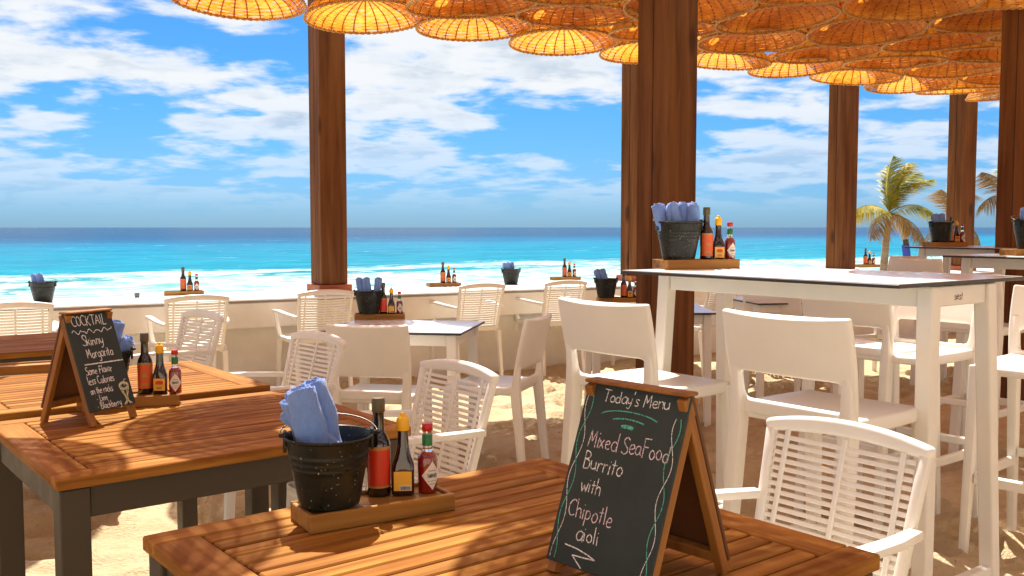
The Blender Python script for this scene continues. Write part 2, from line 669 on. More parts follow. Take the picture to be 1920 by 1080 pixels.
def grid_mesh(name, X, Y, Z, m):
    ny, nx = X.shape
    v = np.stack([X.ravel(), Y.ravel(), Z.ravel()], 1)
    idx = np.arange(nx * ny).reshape(ny, nx)
    f = np.stack([idx[:-1, :-1].ravel(), idx[:-1, 1:].ravel(), idx[1:, 1:].ravel(), idx[1:, :-1].ravel()], 1)
    me = bpy.data.meshes.new(name)
    me.vertices.add(len(v)); me.vertices.foreach_set('co', v.ravel())
    me.loops.add(f.size); me.loops.foreach_set('vertex_index', f.ravel())
    me.polygons.add(len(f))
    me.polygons.foreach_set('loop_start', np.arange(0, f.size, 4))
    me.polygons.foreach_set('loop_total', np.full(len(f), 4))
    me.update(calc_edges=True)
    me.polygons.foreach_set('use_smooth', np.ones(len(f), bool))
    me.materials.append(m)
    return me


def axis(lo, a, b_, hi, step, grow=1.25):
    core = list(np.arange(a, b_, step))
    s_ = step; q = b_; right = []
    while q < hi:
        right.append(q); s_ *= grow; q += s_
    right.append(hi)
    s_ = step; q = a - step; left = []
    while q > lo:
        left.append(q); s_ *= grow; q -= s_
    left.append(lo)
    return np.array(left[::-1] + core + right)


def build_sand():
    ax = axis(-400, -4.2, 6.5, 400, 0.032, 1.22)
    ay = axis(-120, 1.0, 9.0, 60, 0.032, 1.22)
    X, Y = np.meshgrid(ax, ay)
    Z = 0.05 * vnoise(X * 0.9, Y * 0.9, 1) + 0.04 * vnoise(X * 2.3 + 9, Y * 2.3, 2) + 0.020 * vnoise(X * 5.5, Y * 5.5 + 4, 3) + 0.016 * vnoise(X * 13, Y * 13, 4) + 0.010 * vnoise(X * 27, Y * 27, 6)
    rng = np.random.RandomState(5)
    n = 1300
    fx = rng.uniform(-4, 6.3, n); fy = rng.uniform(1, 9, n); fa = rng.uniform(0, np.pi, n)
    for a, b_, t in zip(fx, fy, fa):
        i0, i1 = np.searchsorted(ax, [a - 0.4, a + 0.4]); j0, j1 = np.searchsorted(ay, [b_ - 0.4, b_ + 0.4])
        xx = X[j0:j1, i0:i1] - a; yy = Y[j0:j1, i0:i1] - b_
        p_ = (xx * np.cos(t) + yy * np.sin(t)) / 0.135; q = (-xx * np.sin(t) + yy * np.cos(t)) / 0.058
        r = np.sqrt(p_ * p_ + q * q)
        Z[j0:j1, i0:i1] += (-0.040 * np.exp(-(r ** 6)) + 0.016 * np.exp(-((r - 1.4) / 0.30) ** 2)) * rng.uniform(.5, 1.1)
    # the beach falls away behind the sea wall
    vv = -(X - 0.26) * math.sin(WU) + (Y - 8.84) * math.cos(WU)
    t = np.clip((vv - 1.0) / 34.0, 0, 1)
    Z = Z - 4.3 * t - np.clip(vv - 35.0, 0, 100) * 0.03
    Z -= 0.02
    return grid_mesh('sand', X, Y, Z, M['sand'])


o = ob('sand_ground', build_sand(), kind='structure')

SEA_Z = -3.7


def build_sea():
    xs = axis(-16000, -130, 260, 16000, 1.3, 1.18)
    ys = axis(26, 30, 190, 18000, 0.75, 1.10)
    ys = ys[ys >= 26]
    X, Y = np.meshgrid(xs, ys)
    amp = np.clip(1.0 - Y / 900.0, 0.0, 1)
    wv = 0.55 * vnoise(X * 0.030 + 3, Y * 0.11, 11) + 0.34 * vnoise(X * 0.08, Y * 0.26, 12) + 0.14 * vnoise(X * 0.3, Y * 0.7, 13)
    br = np.exp(-((Y - 88 - 14 * vnoise(X * 0.02, Y * 0 + 2, 14)) / 3.5) ** 2) * (0.55 + 0.8 * vnoise(X * 0.03, Y * 0, 15))
    Z = (wv + np.clip(br, 0, 1) * 0.8) * amp * np.clip((Y - 26) / 20, 0, 1)
    return grid_mesh('sea', X, Y, Z, M['sea'])


sea = ob('sea', build_sea(), kind='structure', loc=(0, 0, SEA_Z), rot=(0, 0, R(33)))

# ------------------------------------------------------------------ sea wall with counter
wall = thing('sea_wall', 'long low cream wall with white counter top facing the sea', 'wall', (0.26, 8.84, 0), WU)
wl0, wl1 = -9.0, 16.0
ob('wall_face', MB().box(wl0, wl1, 0.10, 0.80, -1.2, 0.50).mesh('wall_face', M['wall'], bevel=0.004), wall)
ob('counter_apron', MB().box(wl0 - .02, wl1 + .02, 0.012, 0.815, 0.503, 0.706).mesh('counter_apron', M['wall'], bevel=0.006), wall)
ob('counter_edge', MB().box(wl0 - .025, wl1 + .025, 0.003, 0.83, 0.709, 0.718).mesh('counter_edge', M['counter_edge']), wall)
ob('counter_top', MB().box(wl0 - .03, wl1 + .03, 0.0, 0.835, 0.7205, 0.735).mesh('counter_top', M['counter'], bevel=0.004), wall)

# ------------------------------------------------------------------ posts
def post(x, y, z0, label, base=False, ht=3.9, wd=0.245, rz=U):
    t = thing('timber_post', label, 'post', (x, y, z0), rz, 'timber posts of the basket canopy')
    s_ = wd / 2
    # built from two laminated timbers with a fine joint
    g = 0.0025
    for q, (a, b_) in enumerate(((-s_, -g), (g, s_))):
        ob('timber', MB().box(-s_, s_, a, b_, 0.0 if not base else 0.066, ht - z0).mesh('timber', M['post'], bevel=0.004), t)
    ob('joint', MB().box(-s_ + .006, s_ - .006, -g, g, 0.07, ht - z0 - .01).mesh('joint', M['hpl_edge']), t)
    if base:
        ob('base_block', MB().box(-s_ - .03, s_ + .03, -s_ - .03, s_ + .03, 0.0, 0.063).mesh('base_block', M['post_base'], bevel=0.004), t)
    return t


post(-1.62, 8.50, TH, 'dark timber post on the white counter, single post left of the middle', True, rz=R(33))
post(1.317, 10.13, TH, 'paler timber post half hidden behind the wide middle post', True)
post(3.97, 11.60, TH, 'slim timber post rising behind the high white table, left of the palms', True, rz=R(33))
post(5.90, 12.67, TH, 'far timber post standing among the palms', True, rz=R(26))
post(0.905, 5.66, -0.05, 'widest timber post standing in the sand beside the high white table')
post(3.95, 7.5, -0.05, 'timber post at the right edge behind a dark bucket')

# ------------------------------------------------------------------ unseen building added behind the camera to keep open sky off the shade
rb = thing('sky_block_building', 'unseen cream boarded building added behind the terrace to block open sky', 'building', (2.6, -3.4, 0), R(8))
for i in range(22):
    ob('blocker_board', MB().box(-12, 12, -.18, 0, i * .15, i * .15 + .143).mesh('blocker_board', M['wall'], bevel=.003), rb)
ob('blocker_roof', MB().box(-12.4, 12.4, -6.0, .7, 3.32, 3.55).mesh('blocker_roof', M['post'], bevel=.01), rb)
ob('blocker_side', MB().box(-12, -11.8, -6.0, -.19, 0, 3.3).mesh('blocker_side', M['wall']), rb)
ob('blocker_side', MB().box(11.8, 12, -6.0, -.19, 0, 3.3).mesh('blocker_side', M['wall']), rb)

# ------------------------------------------------------------------ woven basket canopy
BR = 0.465
PROF = [(BR, 0.0), (BR * .985, .026), (BR * .95, .052), (BR * .89, .080), (BR * .79, .106), (BR * .64, .128), (BR * .46, .143), (BR * .25, .152), (0.03, .156)]


def prof_at(t):
    q = t * (len(PROF) - 1); i = min(int(q), len(PROF) - 2); f = q - i
    return (PROF[i][0] * (1 - f) + PROF[i + 1][0] * f, PROF[i][1] * (1 - f) + PROF[i + 1][1] * f)


def build_basket_meshes():
    weave = MB(); ns = 30; seg = ns * 2; rings = 21
    for k_ in range(rings):
        t0 = (k_ - 0.02) / rings * 0.97 if k_ else 0.0; t1 = (k_ + 1.02) / rings * 0.97
        (r0, z0), (r1, z1) = prof_at(t0), prof_at(t1)
        a = []; b_ = []
        for j in range(seg):
            an = 2 * math.pi * j / seg
            od = (0.0035 if (j // 1 + 0) % 2 else -0.0035) * (1 if (k_ % 2) else -1)
            if j % 2 == 0:
                od *= 1 if (j // 2 + k_) % 2 else -1
            dr = od
            jit = 0.0015 * math.sin(j * 1.7 + k_ * 2.3)
            gp = 1 - .055 * max(0.0, math.sin(j * .9 + k_ * 2.1 + math.sin(k_ * 5.0) * 2)) / max(t1, .2) * .9
            r1, z1 = prof_at(t0 + (t1 - t0) * gp)
            a.append(((r0 + dr) * math.cos(an), (r0 + dr) * math.sin(an), z0 + jit))
            b_.append(((r1 + dr) * math.cos(an), (r1 + dr) * math.sin(an), z1 + jit))
        weave.loft([a, b_], cap=False)
    st = MB()
    for j in range(ns):
        an = 2 * math.pi * (j + 0.5) / ns
        c_, s_ = math.cos(an), math.sin(an)
        o_ = len(st.v); n = 0
        for i in range(9):
            r, z = prof_at(i / 8 * 0.95)
            hw = min(0.006, r * 0.07)
            st.v += [(r * c_ - s_ * hw, r * s_ + c_ * hw, z), (r * c_ + s_ * hw, r * s_ - c_ * hw, z)]
        for i in range(8):
            st.f.append((o_ + 2 * i, o_ + 2 * i + 1, o_ + 2 * i + 3, o_ + 2 * i + 2))
    rim = MB()
    for ph in (0, math.pi):
        pts = []
        for j in range(120):
            an = 2 * math.pi * j / 120; q = an * 30 + ph
            r = BR + 0.0055 * math.cos(q)
            pts.append((r * math.cos(an), r * math.sin(an), 0.007 * math.sin(q)))
        rim.tube(pts, 0.0068, 5, closed=True)
    return (weave.mesh('woven_strips', M['wicker'], smooth='full'), st.mesh('stakes', M['wicker_stake']), rim.mesh('rim', M['wicker_rim'], smooth='full'))


WEAVE, STAKES, RIM = build_basket_meshes()
BASKET_LABEL = 'amber woven basket hanging mouth down in the canopy among others like it'


def make_basket(loc, rz, tilt):
    t = thing('woven_basket', BASKET_LABEL, 'basket', loc, rz, 'woven baskets hanging as a canopy')
    t.rotation_euler = (tilt[0], tilt[1], rz)
    ob('woven_strips', WEAVE, t); ob('stakes', STAKES, t); ob('rim', RIM, t)
    return t


sh = Vector((-SUN.x / SUN.z, -SUN.y / SUN.z))      # where the shade moves per metre of fall
shade_discs = [(-1.35, 2.07, 3.10), (-0.63, 2.76, 3.05), (-0.89, 1.67, 3.25), (0.38, 1.53, 3.12), (-0.15, 2.27, 3.28)]
spots = []
for a, b_, z in shade_discs:
    q = Vector((a, b_)) - sh * (z - TH)
    spots.append((q.x, q.y, z))
# places the photograph shows in full sun: no basket may shade them
LITPX = [(200, 800, TH), (290, 866, TH), (70, 795, TH), (20, 812, TH), (500, 752, TH), (620, 1060, TH), (750, 1035, TH), (845, 1012, TH), (560, 1030, TH), (700, 1075, TH),
         (840, 615, .745), (1580, 505, 1.14), (900, 720, .5), (1120, 700, .765), (1480, 745, .765), (690, 752, .45),
         (290, 985, 0), (220, 1010, 0), (340, 955, 0), (180, 940, 0), (1010, 870, 0), (960, 790, 0), (1890, 1020, 0), (1800, 1010, 0), (1850, 860, 0), (1600, 790, 0), (385, 690, TH), (20, 735, TH)]
LIT = [P(a, b_, z) for a, b_, z in LITPX]


def shades_lit(x, y, z, ground=True):
    for q in LIT:
        if q.z < .3 and not ground:
            continue
        for dz_, r_ in ((0.0, .485), (.10, .46), (.17, .34)):
            d = Vector((q.x, q.y)) - sh * (z + dz_ - q.z)
            if math.hypot(x - d.x, y - d.y) < r_:
                return True
    return False


rng = random.Random(21)
cu, su = math.cos(WU), math.sin(WU)
hexs = []
du, dv = 0.96, 0.83
for j in range(-2, 18):
    for i in range(-14, 22):
        u_ = i * du + (j % 2) * du / 2 + rng.uniform(-.09, .09)
        v_ = 7.25 - j * dv + rng.uniform(-.07, .07)
        if v_ > 7.45:
            continue
        x = u_ * cu - v_ * su
        y = u_ * su + v_ * cu
        if y < -0.3 or x < -4.9 or x > 10.5 or (y < 2 and x > 4.5):
            continue
        if x < -2.0 + 0.0 and v_ > 6.9:
            pass
        if (y - (6.89 + .61 * (x + 1.93))) > -2.35 and x > -2.6:
            continue                                   # the rows along the sea side follow below
        hexs.append((x, y, 2.92 + rng.uniform(0, 0.24)))
# the close rows along the sea side, hung almost level and overlapping
ra = math.atan(.61)
A_ = 0.93
for lay, (oa, obk, zl) in enumerate(((0.0, 0.0, 2.885), (A_ * .5, A_ * .30, 3.065), (A_ * .02, A_ * .58, 3.24))):
    for j in range(3 if lay else 4):
        for i in range(-2 if j else -1, 13):
            a_ = (i + .5 * (j % 2)) * A_ + oa + rng.uniform(-.05, .05)
            b_ = j * A_ * .86 + obk + rng.uniform(-.04, .04)
            x = -1.93 + a_ * math.cos(ra) + b_ * math.sin(ra)
            y = 6.89 + a_ * math.sin(ra) - b_ * math.cos(ra)
            hexs.append((x, y, zl + rng.uniform(-.012, .02)))
for x, y, z in hexs:
    edge = (y - (6.89 + .61 * (x + 1.93))) > -2.5 and x > -3
    if not edge and any(math.hypot(x - a, y - b_) < 0.72 for a, b_, _ in spots[:5]):
        continue
    if shades_lit(x, y, z, not edge or y < 6.45) or (not edge and rng.random() < .14):
        continue
    spots.append((x, y, z))
# and places it shows in shade: hang one more basket where the sun would come through
for a, b_, z in [(40, 960, 0), (30, 890, 0), (440, 930, 0), (1890, 930, 0), (420, 800, TH), (1000, 900, TH), (1260, 508, 1.14), (1420, 512, 1.14)]:
    q = P(a, b_, z)
    if any((Vector((x, y)) - (Vector((q.x, q.y)) - sh * (zz - z))).length < .36 for x, y, zz in spots):
        continue
    for k_ in range(80):
        zz = rng.uniform(2.95, 3.35)
        c_ = Vector((q.x, q.y)) - sh * (zz - z)
        an, rr = rng.uniform(0, 6.28), rng.uniform(0, .36)
        x, y = c_.x + rr * math.cos(an), c_.y + rr * math.sin(an)
        if y - (6.89 + .61 * (x + 1.93)) < .15 and not shades_lit(x, y, zz):
            spots.append((x, y, zz))
            break
first_basket = None
for x, y, z in spots:
    tilt = (rng.uniform(-.07, .07), rng.uniform(-.07, .07))
    if first_basket is None:
        first_basket = make_basket((x, y, z), rng.uniform(0, 6.28), tilt)
    else:
        c_ = copy_tree(first_basket)
        c_.location = (x, y, z)
        c_.rotation_euler = (tilt[0], tilt[1], rng.uniform(0, 6.28))

# ------------------------------------------------------------------ slatted wooden tables
def make_wood_table(label, x, y, th, L, D, group='slatted wooden tables'):
    t = thing('wooden_table', label, 'table', (x, y, 0), th, group)
    tk = 0.028
    eb = 0.085; sb = 0.062; gap = 0.0068
    for s_ in (-1, 1):
        x0 = s_ * L / 2; x1 = s_ * (L / 2 - eb)
        ob('end_board', MB().box(min(x0, x1), max(x0, x1), -D / 2 + sb + .002, D / 2 - sb - .002, TH - tk, TH).mesh('end_board', M['teak_y'], bevel=0.003), t)
        y0 = s_ * D / 2; y1 = s_ * (D / 2 - sb)
        ob('side_board', MB().box(-L / 2, L / 2, min(y0, y1), max(y0, y1), TH - tk, TH).mesh('side_board', M['teak'], bevel=0.003), t)
    n = int(round((D - 2 * sb) / 0.0495))
    pitch = (D - 2 * sb - gap) / n
    me = MB().box(-L / 2 + eb + .003, L / 2 - eb - .003, -(pitch - gap) / 2, (pitch - gap) / 2, -tk, 0).mesh('slat', M['teak'], bevel=0.003)
    for i in range(n):
        ob('slat', me, t, loc=(0, -D / 2 + sb + gap + pitch * i + (pitch - gap) / 2, TH - random.uniform(0, .0012)))
    lw = 0.066; ins = 0.008; ah = 0.075
    lm = MB().box(-lw / 2, lw / 2, -lw / 2, lw / 2, -0.06, TH - tk - .002).mesh('leg', M['leg_brown'], bevel=0.003)
    for sx in (-1, 1):
        for sy in (-1, 1):
            ob('leg', lm, t, loc=(sx * (L / 2 - ins - lw / 2), sy * (D / 2 - ins - lw / 2), 0))
    for s_ in (-1, 1):
        yy = s_ * (D / 2 - ins - 0.022)
        ob('apron', MB().box(-L / 2 + ins + lw + .001, L / 2 - ins - lw - .001, yy - .012, yy + .012, TH - tk - ah, TH - tk - .002).mesh('apron', M['leg_brown'], bevel=0.002), t)
        xx = s_ * (L / 2 - ins - 0.022)
        ob('apron', MB().box(xx - .012, xx + .012, -D / 2 + ins + lw + .001, D / 2 - ins - lw - .001, TH - tk - ah, TH - tk - .002).mesh('apron', M['leg_brown'], bevel=0.002), t)
    return t


make_wood_table('slatted wooden table carrying the Today\'s Menu board and a dark bucket', -0.020, 1.679, R(38.6), 0.967, 0.90)
make_wood_table('slatted wooden table with the cocktail board and disc shaped shadows', -0.903, 2.725, R(38.3), 0.937, 0.806)
make_wood_table('slatted wooden table behind the cocktail board with an empty tray', -1.479, 3.456, R(38.5), 0.92, 0.80)
make_wood_table('far slatted wooden table by the sea wall at the left edge', -2.45, 4.66, R(36), 0.92, 0.80)

# ------------------------------------------------------------------ white tables
def white_table(label, x, y, th, L, D, ht, legs, lw, foot, splay, bar=False, lo=0.0, cat='table', group='white tables with dark edged tops'):
    t = thing('bar_table' if bar else 'dining_table', label, cat, (x, y, 0), th, group)
    ob('top_core', MB().box(-L / 2, L / 2, -D / 2, D / 2, ht - 0.013, ht - 0.0016).mesh('top_core', M['hpl_edge'], bevel=0.002), t)
    ob('top_surface', MB().box(-L / 2 + .0035, L / 2 - .0035, -D / 2 + .0035, D / 2 - .0035, ht - 0.0016, ht).mesh('top_surface', M['hpl']), t)
    lx, ly = legs
    ah = 0.062
    top = ht - 0.0155
    for sx in (-1, 1):
        for sy in (-1, 1):
            b_ = MB().bar([(lo + sx * (lx + splay), sy * (ly + splay * .6), -0.06), (lo + sx * lx, sy * ly, top)], [(foot, foot), (lw, lw)], up=(0, 1, 0))
            ob('leg', b_.mesh('leg', M['plastic_dull'], bevel=0.006, seg=2), t)
    for s_ in (-1, 1):
        ob('apron', MB().box(lo - lx + lw / 2 + .001, lo + lx - lw / 2 - .001, s_ * ly - .016, s_ * ly + .016, top - ah, top - .001).mesh('apron', M['plastic_dull'], bevel=0.003), t)
        ob('apron', MB().box(lo + s_ * lx - .016, lo + s_ * lx + .016, -ly + lw / 2 + .001, ly - lw / 2 - .001, top - ah, top - .001).mesh('apron', M['plastic_dull'], bevel=0.003), t)
    if bar:
        f = 1 - 0.2 / ht
        for s_ in (-1, 1):
            yy = s_ * (ly + splay * .6 * f); xx = lx + splay * f
            ob('foot_rail', MB().box(lo - xx + .02, lo + xx - .02, yy - .018, yy + .018, .15, .21).mesh('foot_rail', M['plastic_dull'], bevel=0.004), t)
    return t


# ------------------------------------------------------------------ hand written strokes
GL = {
 'C': (6, [[(5.5, 8.5), (3.5, 10), (1, 8), (.3, 5), (1, 1.8), (3, 0), (5.5, 1.2)]]),
 'O': (6.4, [[(3, 10), (.8, 8), (.3, 5), (1, 1.5), (3, 0), (5.2, 1.5), (5.8, 5), (5, 8.5), (3, 10)]]),
 'K': (6, [[(.6, 10), (.4, 0)], [(5, 9.8), (.8, 4.8)], [(.8, 4.8), (5.4, 0)]]),
 'T': (6.2, [[(0, 9.9), (6, 9.7)], [(3, 9.8), (2.8, 0)]]),
 'A': (6.2, [[(0, 0), (2.8, 10)], [(2.8, 10), (5.6, 0)], [(1, 3.6), (4.7, 3.6)]]),
 'I': (2.6, [[(1, 10), (1, 0)]]),
 'L': (5, [[(.6, 10), (.5, 0)], [(.5, 0), (4.5, .3)]]),
 'S': (5.6, [[(5, 8.8), (3, 10), (1, 9), (.8, 7), (3, 5.3), (4.9, 3.6), (4.8, 1.2), (2.6, 0), (.3, 1.2)]]),
 'M': (7, [[(.3, 0), (.9, 10)], [(.9, 10), (3, 3.5)], [(3, 3.5), (5.4, 10)], [(5.4, 10), (6.2, 0)]]),
 'F': (5.4, [[(.8, 10), (.6, 0)], [(.8, 10), (5.2, 9.8)], [(.7, 5.4), (4.2, 5.4)]]),
 'B': (5.4, [[(.6, 10), (.5, 0)], [(.6, 10), (3.5, 9.8), (4.4, 7.6), (3, 5.8), (.8, 5.4)], [(.8, 5.4), (4, 5), (5, 2.6), (3.5, .2), (.5, 0)]]),
 'a': (5.2, [[(4.3, 4.8), (2.5, 5.6), (.6, 4), (.4, 1.5), (2, 0), (3.8, 1.2), (4.4, 4.6)], [(4.4, 5.2), (4.3, 1.2), (5, .1)]]),
 'b': (4.8, [[(.6, 10), (.5, 0)], [(.6, 3.6), (2.2, 5.4), (4, 4.4), (4, 1.4), (2.2, 0), (.6, .8)]]),
 'c': (4.6, [[(4, 4.6), (2.4, 5.5), (.5, 4), (.4, 1.6), (2, 0), (4.2, .8)]]),
 'd': (5, [[(4.2, 4.4), (2.4, 5.4), (.5, 4), (.4, 1.4), (2, 0), (3.8, 1), (4.2, 3)], [(4.4, 10), (4.4, .1)]]),
 'e': (4.8, [[(.5, 2.8), (4, 3.1), (3.6, 4.9), (2.2, 5.5), (.6, 4.2), (.4, 1.6), (2, 0), (4.2, .8)]]),
 'g': (4.8, [[(4, 4.7), (2.4, 5.4), (.6, 4.2), (.5, 1.8), (2, .4), (3.8, 1.6), (4.1, 4.6)], [(4.1, 5), (4.2, -2), (2.8, -3.6), (.8, -2.8)]]),
 'h': (4.8, [[(.6, 10), (.5, 0)], [(.6, 3.4), (2.2, 5.4), (3.8, 4.6), (4, 0)]]),
 'i': (2, [[(.8, 5.4), (.8, 0)], [(.8, 7.4), (.9, 7.9)]]),
 'k': (4.6, [[(.6, 10), (.5, 0)], [(3.8, 5.4), (.7, 2.6)], [(1.4, 3.2), (4.2, 0)]]),
 'l': (2, [[(.8, 10), (.8, 0)]]),
 'm': (6.6, [[(.5, 5.4), (.5, 0)], [(.5, 3.8), (1.8, 5.4), (3, 4.6), (3, 0)], [(3, 3.8), (4.4, 5.4), (5.6, 4.6), (5.8, 0)]]),
 'n': (4.8, [[(.5, 5.4), (.5, 0)], [(.5, 3.4), (2.2, 5.4), (3.8, 4.6), (4, 0)]]),
 'o': (4.8, [[(2.3, 5.5), (.6, 4.2), (.4, 1.5), (2.2, 0), (4, 1.4), (4.1, 4), (2.3, 5.5)]]),
 'p': (4.8, [[(.6, 5.4), (.4, -3.6)], [(.6, 4), (2.2, 5.4), (4, 4.4), (4, 1.6), (2.2, .2), (.6, 1)]]),
 'r': (3.8, [[(.6, 5.4), (.6, 0)], [(.6, 3.2), (1.8, 5.2), (3.4, 5)]]),
 's': (4.2, [[(3.6, 4.8), (2, 5.6), (.6, 4.4), (2, 2.9), (3.6, 1.6), (2.2, 0), (.3, .8)]]),
 't': (3.8, [[(1.8, 8.6), (1.7, 0)], [(.2, 5.6), (3.4, 5.9)]]),
 'u': (4.8, [[(.5, 5.4), (.5, 1.4), (2, 0), (3.8, 1.6)], [(4, 5.4), (4.1, 0)]]),
 'v': (4.4, [[(.2, 5.4), (2, 0)], [(2, 0), (3.9, 5.4)]]),
 'w': (6.2, [[(.2, 5.4), (1.5, 0)], [(1.5, 0), (2.9, 4)], [(2.9, 4), (4.3, 0)], [(4.3, 0), (5.6, 5.4)]]),
 'x': (4.4, [[(.3, 5.4), (3.8, 0)], [(3.8, 5.4), (.2, 0)]]),
 'y': (4.6, [[(.3, 5.4), (.6, 2), (2, .8), (3.6, 2.4)], [(3.9, 5.4), (3.6, -1.4), (2, -3.6), (.4, -2.6)]]),
 "'": (1.8, [[(.8, 10), (.6, 7.8)]]),
 '-': (3.4, [[(.4, 2.6), (2, 2.9)]]),
 ' ': (3.2, []),
}


def chaikin(pts, it=2):
    for _ in range(it):
        q = [pts[0]]
        for a, b_ in zip(pts[:-1], pts[1:]):
            q.append((a[0] * .75 + b_[0] * .25, a[1] * .75 + b_[1] * .25))
            q.append((a[0] * .25 + b_[0] * .75, a[1] * .25 + b_[1] * .75))
        q.append(pts[-1])
        pts = q
    return pts


def ribbon(mb, pts, wd, place):
    """flat stroke; place(x, z) -> 3D point on the surface"""
    o_ = len(mb.v)
    n = len(pts)
    for i in range(n):
        a = pts[max(0, i - 1)]; b_ = pts[min(n - 1, i + 1)]
        tx, ty = b_[0] - a[0], b_[1] - a[1]
        l = math.hypot(tx, ty) or 1
        nx, ny = -ty / l * wd / 2, tx / l * wd / 2
        mb.v.append(tuple(place(pts[i][0] + nx, pts[i][1] + ny)))
        mb.v.append(tuple(place(pts[i][0] - nx, pts[i][1] - ny)))
    for i in range(n - 1):
        mb.f.append((o_ + 2 * i, o_ + 2 * i + 1, o_ + 2 * i + 3, o_ + 2 * i + 2))


def write(mb, text, x, z, h_, wd, place, slant=0.0, squeeze=1.0, rise=0.0, seed=1, center=False):
    rg = random.Random(seed)
    k_ = h_ / 10.0
    tot = sum(GL[c_][0] * k_ * squeeze for c_ in text)
    if center:
        x -= tot / 2
    x0 = x
    for ch in text:
        adv, strokes = GL[ch]
        rot = rg.uniform(-.07, .07); scl = rg.uniform(.92, 1.08); dz_ = rg.uniform(-.5, .5) * k_
        for st in strokes:
            pts = [(a + rg.uniform(-.15, .15), b_ + rg.uniform(-.15, .15)) for a, b_ in st]
            if len(pts) > 3:
                pts = chaikin(pts)
            else:
                pts = [(pts[0][0] * (1 - t) + pts[-1][0] * t + rg.uniform(-.06, .06), pts[0][1] * (1 - t) + pts[-1][1] * t) for t in (0, .33, .66, 1)] if len(pts) == 2 else pts
            q = []
            for a, b_ in pts:
                a2 = (a * math.cos(rot) - b_ * math.sin(rot)) * scl * squeeze + slant * b_
                b2 = (a * math.sin(rot) + b_ * math.cos(rot)) * scl
                px = x + a2 * k_
                q.append((px, z + b2 * k_ + dz_ + (px - x0) * rise))
            ribbon(mb, q, wd, place)
        x += adv * k_ * squeeze
    return x


# ------------------------------------------------------------------ A-frame chalkboards
def make_sign(label, loc, rz, Wd, ht, D, board_low, draw):
    t = thing('chalkboard_sign', label, 'sign', loc, rz, 'standing chalkboard signs')
    al = math.atan2(D / 2, ht)
    L = math.hypot(ht, D / 2)
    st = 0.017
    for side in (-1, 1):                   # front and back leaf
        pts = []
        rot = (-al, 0, 0) if side < 0 else (al, 0, 0)
        yb = side * D / 2
        brd = ob('front_panel' if side < 0 else 'back_panel',
                 MB().box(-Wd / 2, Wd / 2, -.0035 if side < 0 else -.002, .0025 if side < 0 else .0045, board_low, L - .001).mesh('panel', M['board'] if side < 0 else M['hardboard'], bevel=0.0012),
                 t, loc=(0, yb, 0), rot=rot)
        # stiles run on as legs, behind the panel
        y0, y1 = (.0030, .0030 + st) if side < 0 else (-.0030 - st, -.0030)
        for s_ in (-1, 1):
            x0 = s_ * (Wd / 2 - st / 2 - .001)
            ob('stile', MB().box(x0 - st / 2, x0 + st / 2, y0, y1, 0.004, L).mesh('stile', M['sign_wood'], bevel=0.0015), t, loc=(0, yb, 0), rot=rot)
        ob('rail', MB().box(-Wd / 2 + st + .002, Wd / 2 - st - .002, y0 + .001, y1 - .001, board_low + .004, board_low + .024).mesh('rail', M['sign_wood'], bevel=0.0015), t, loc=(0, yb, 0), rot=rot)
        if side < 0:
            for nm, mm, mb in draw(Wd, L, board_low):
                ob(nm, mb.mesh(nm, mm), brd)
    ob('top_rail', MB().box(-Wd / 2, Wd / 2, -.016, .016, ht - .001, ht + .005).mesh('top_rail', M['sign_wood'], bevel=0.002), t)
    return t


def draw_menu(Wd, L, low):
    pl = lambda x, z: (x, -.0040, z)
    h_ = L - low
    Z = lambda f: L - f * h_
    res = []
    green, twine = MB(), MB()

    def line(m_, *a, **k):
        b_ = MB()
        write(b_, *a, **k)
        res.append(('lettering', M[m_], b_))

    line('chalk_white', "Today's Menu", -.066, Z(.105), .021, .0016, pl, squeeze=1.16, rise=.02, seed=3)
    line('chalk_pink', 'Mixed SeaFood', -.075, Z(.36), .029, .0019, pl, squeeze=0.93, rise=0, seed=4)
    line('chalk_white', 'Burrito', -.075, Z(.485), .028, .0019, pl, squeeze=1.08, rise=-.01, seed=5)
    line('chalk_white', 'with', -.068, Z(.605), .026, .0018, pl, squeeze=1.0, seed=6)
    line('chalk_pink', 'Chipotle', -.083, Z(.745), .030, .0019, pl, squeeze=.98, seed=7)
    line('chalk_white', 'aioli', -.054, Z(.855), .027, .0018, pl, squeeze=1.15, seed=8)
    ribbon(twine, [(-.072, Z(.895)), (-.045, Z(.90)), (-.02, Z(.915)), (-.004, Z(.93))], .002, pl)
    ribbon(twine, [(-.004, Z(.93)), (-.03, Z(.935)), (-.052, Z(.938))], .002, pl)
    ribbon(twine, [(-.052, Z(.938)), (-.040, Z(.965)), (-.028, Z(.99))], .002, pl)
    for r, a0, a1, wd, sq in ((.062, 25, 165, .0018, .22), (.038, 35, 150, .0022, .22), (.013, 20, 160, .006, .25)):
        q = [(-.002 + r * math.cos(R(a)), Z(.185) - .006 + r * sq * math.sin(R(a)) + (r - .04) * .28) for a in np.linspace(a1, a0, 14)]
        ribbon(green, q, wd, pl)
    for sx, ph in ((-1, 0), (-1, math.pi), (1, 0.6), (1, math.pi + .6)):
        q = []
        for i in range(60):
            f = i / 59
            z = Z(.03 + f * .95) if sx < 0 else Z(.13 + f * .87)
            q.append((sx * (Wd / 2 - .013) + .0075 * math.sin(f * 14.5 + ph) * (1 - .3 * f), z))
        ribbon(green if ph < 1 else twine, q, .0015 if ph < 1 else .0012, pl)
    return res + [('drawing', M['chalk_white'], twine), ('drawing', M['chalk_green'], green)]


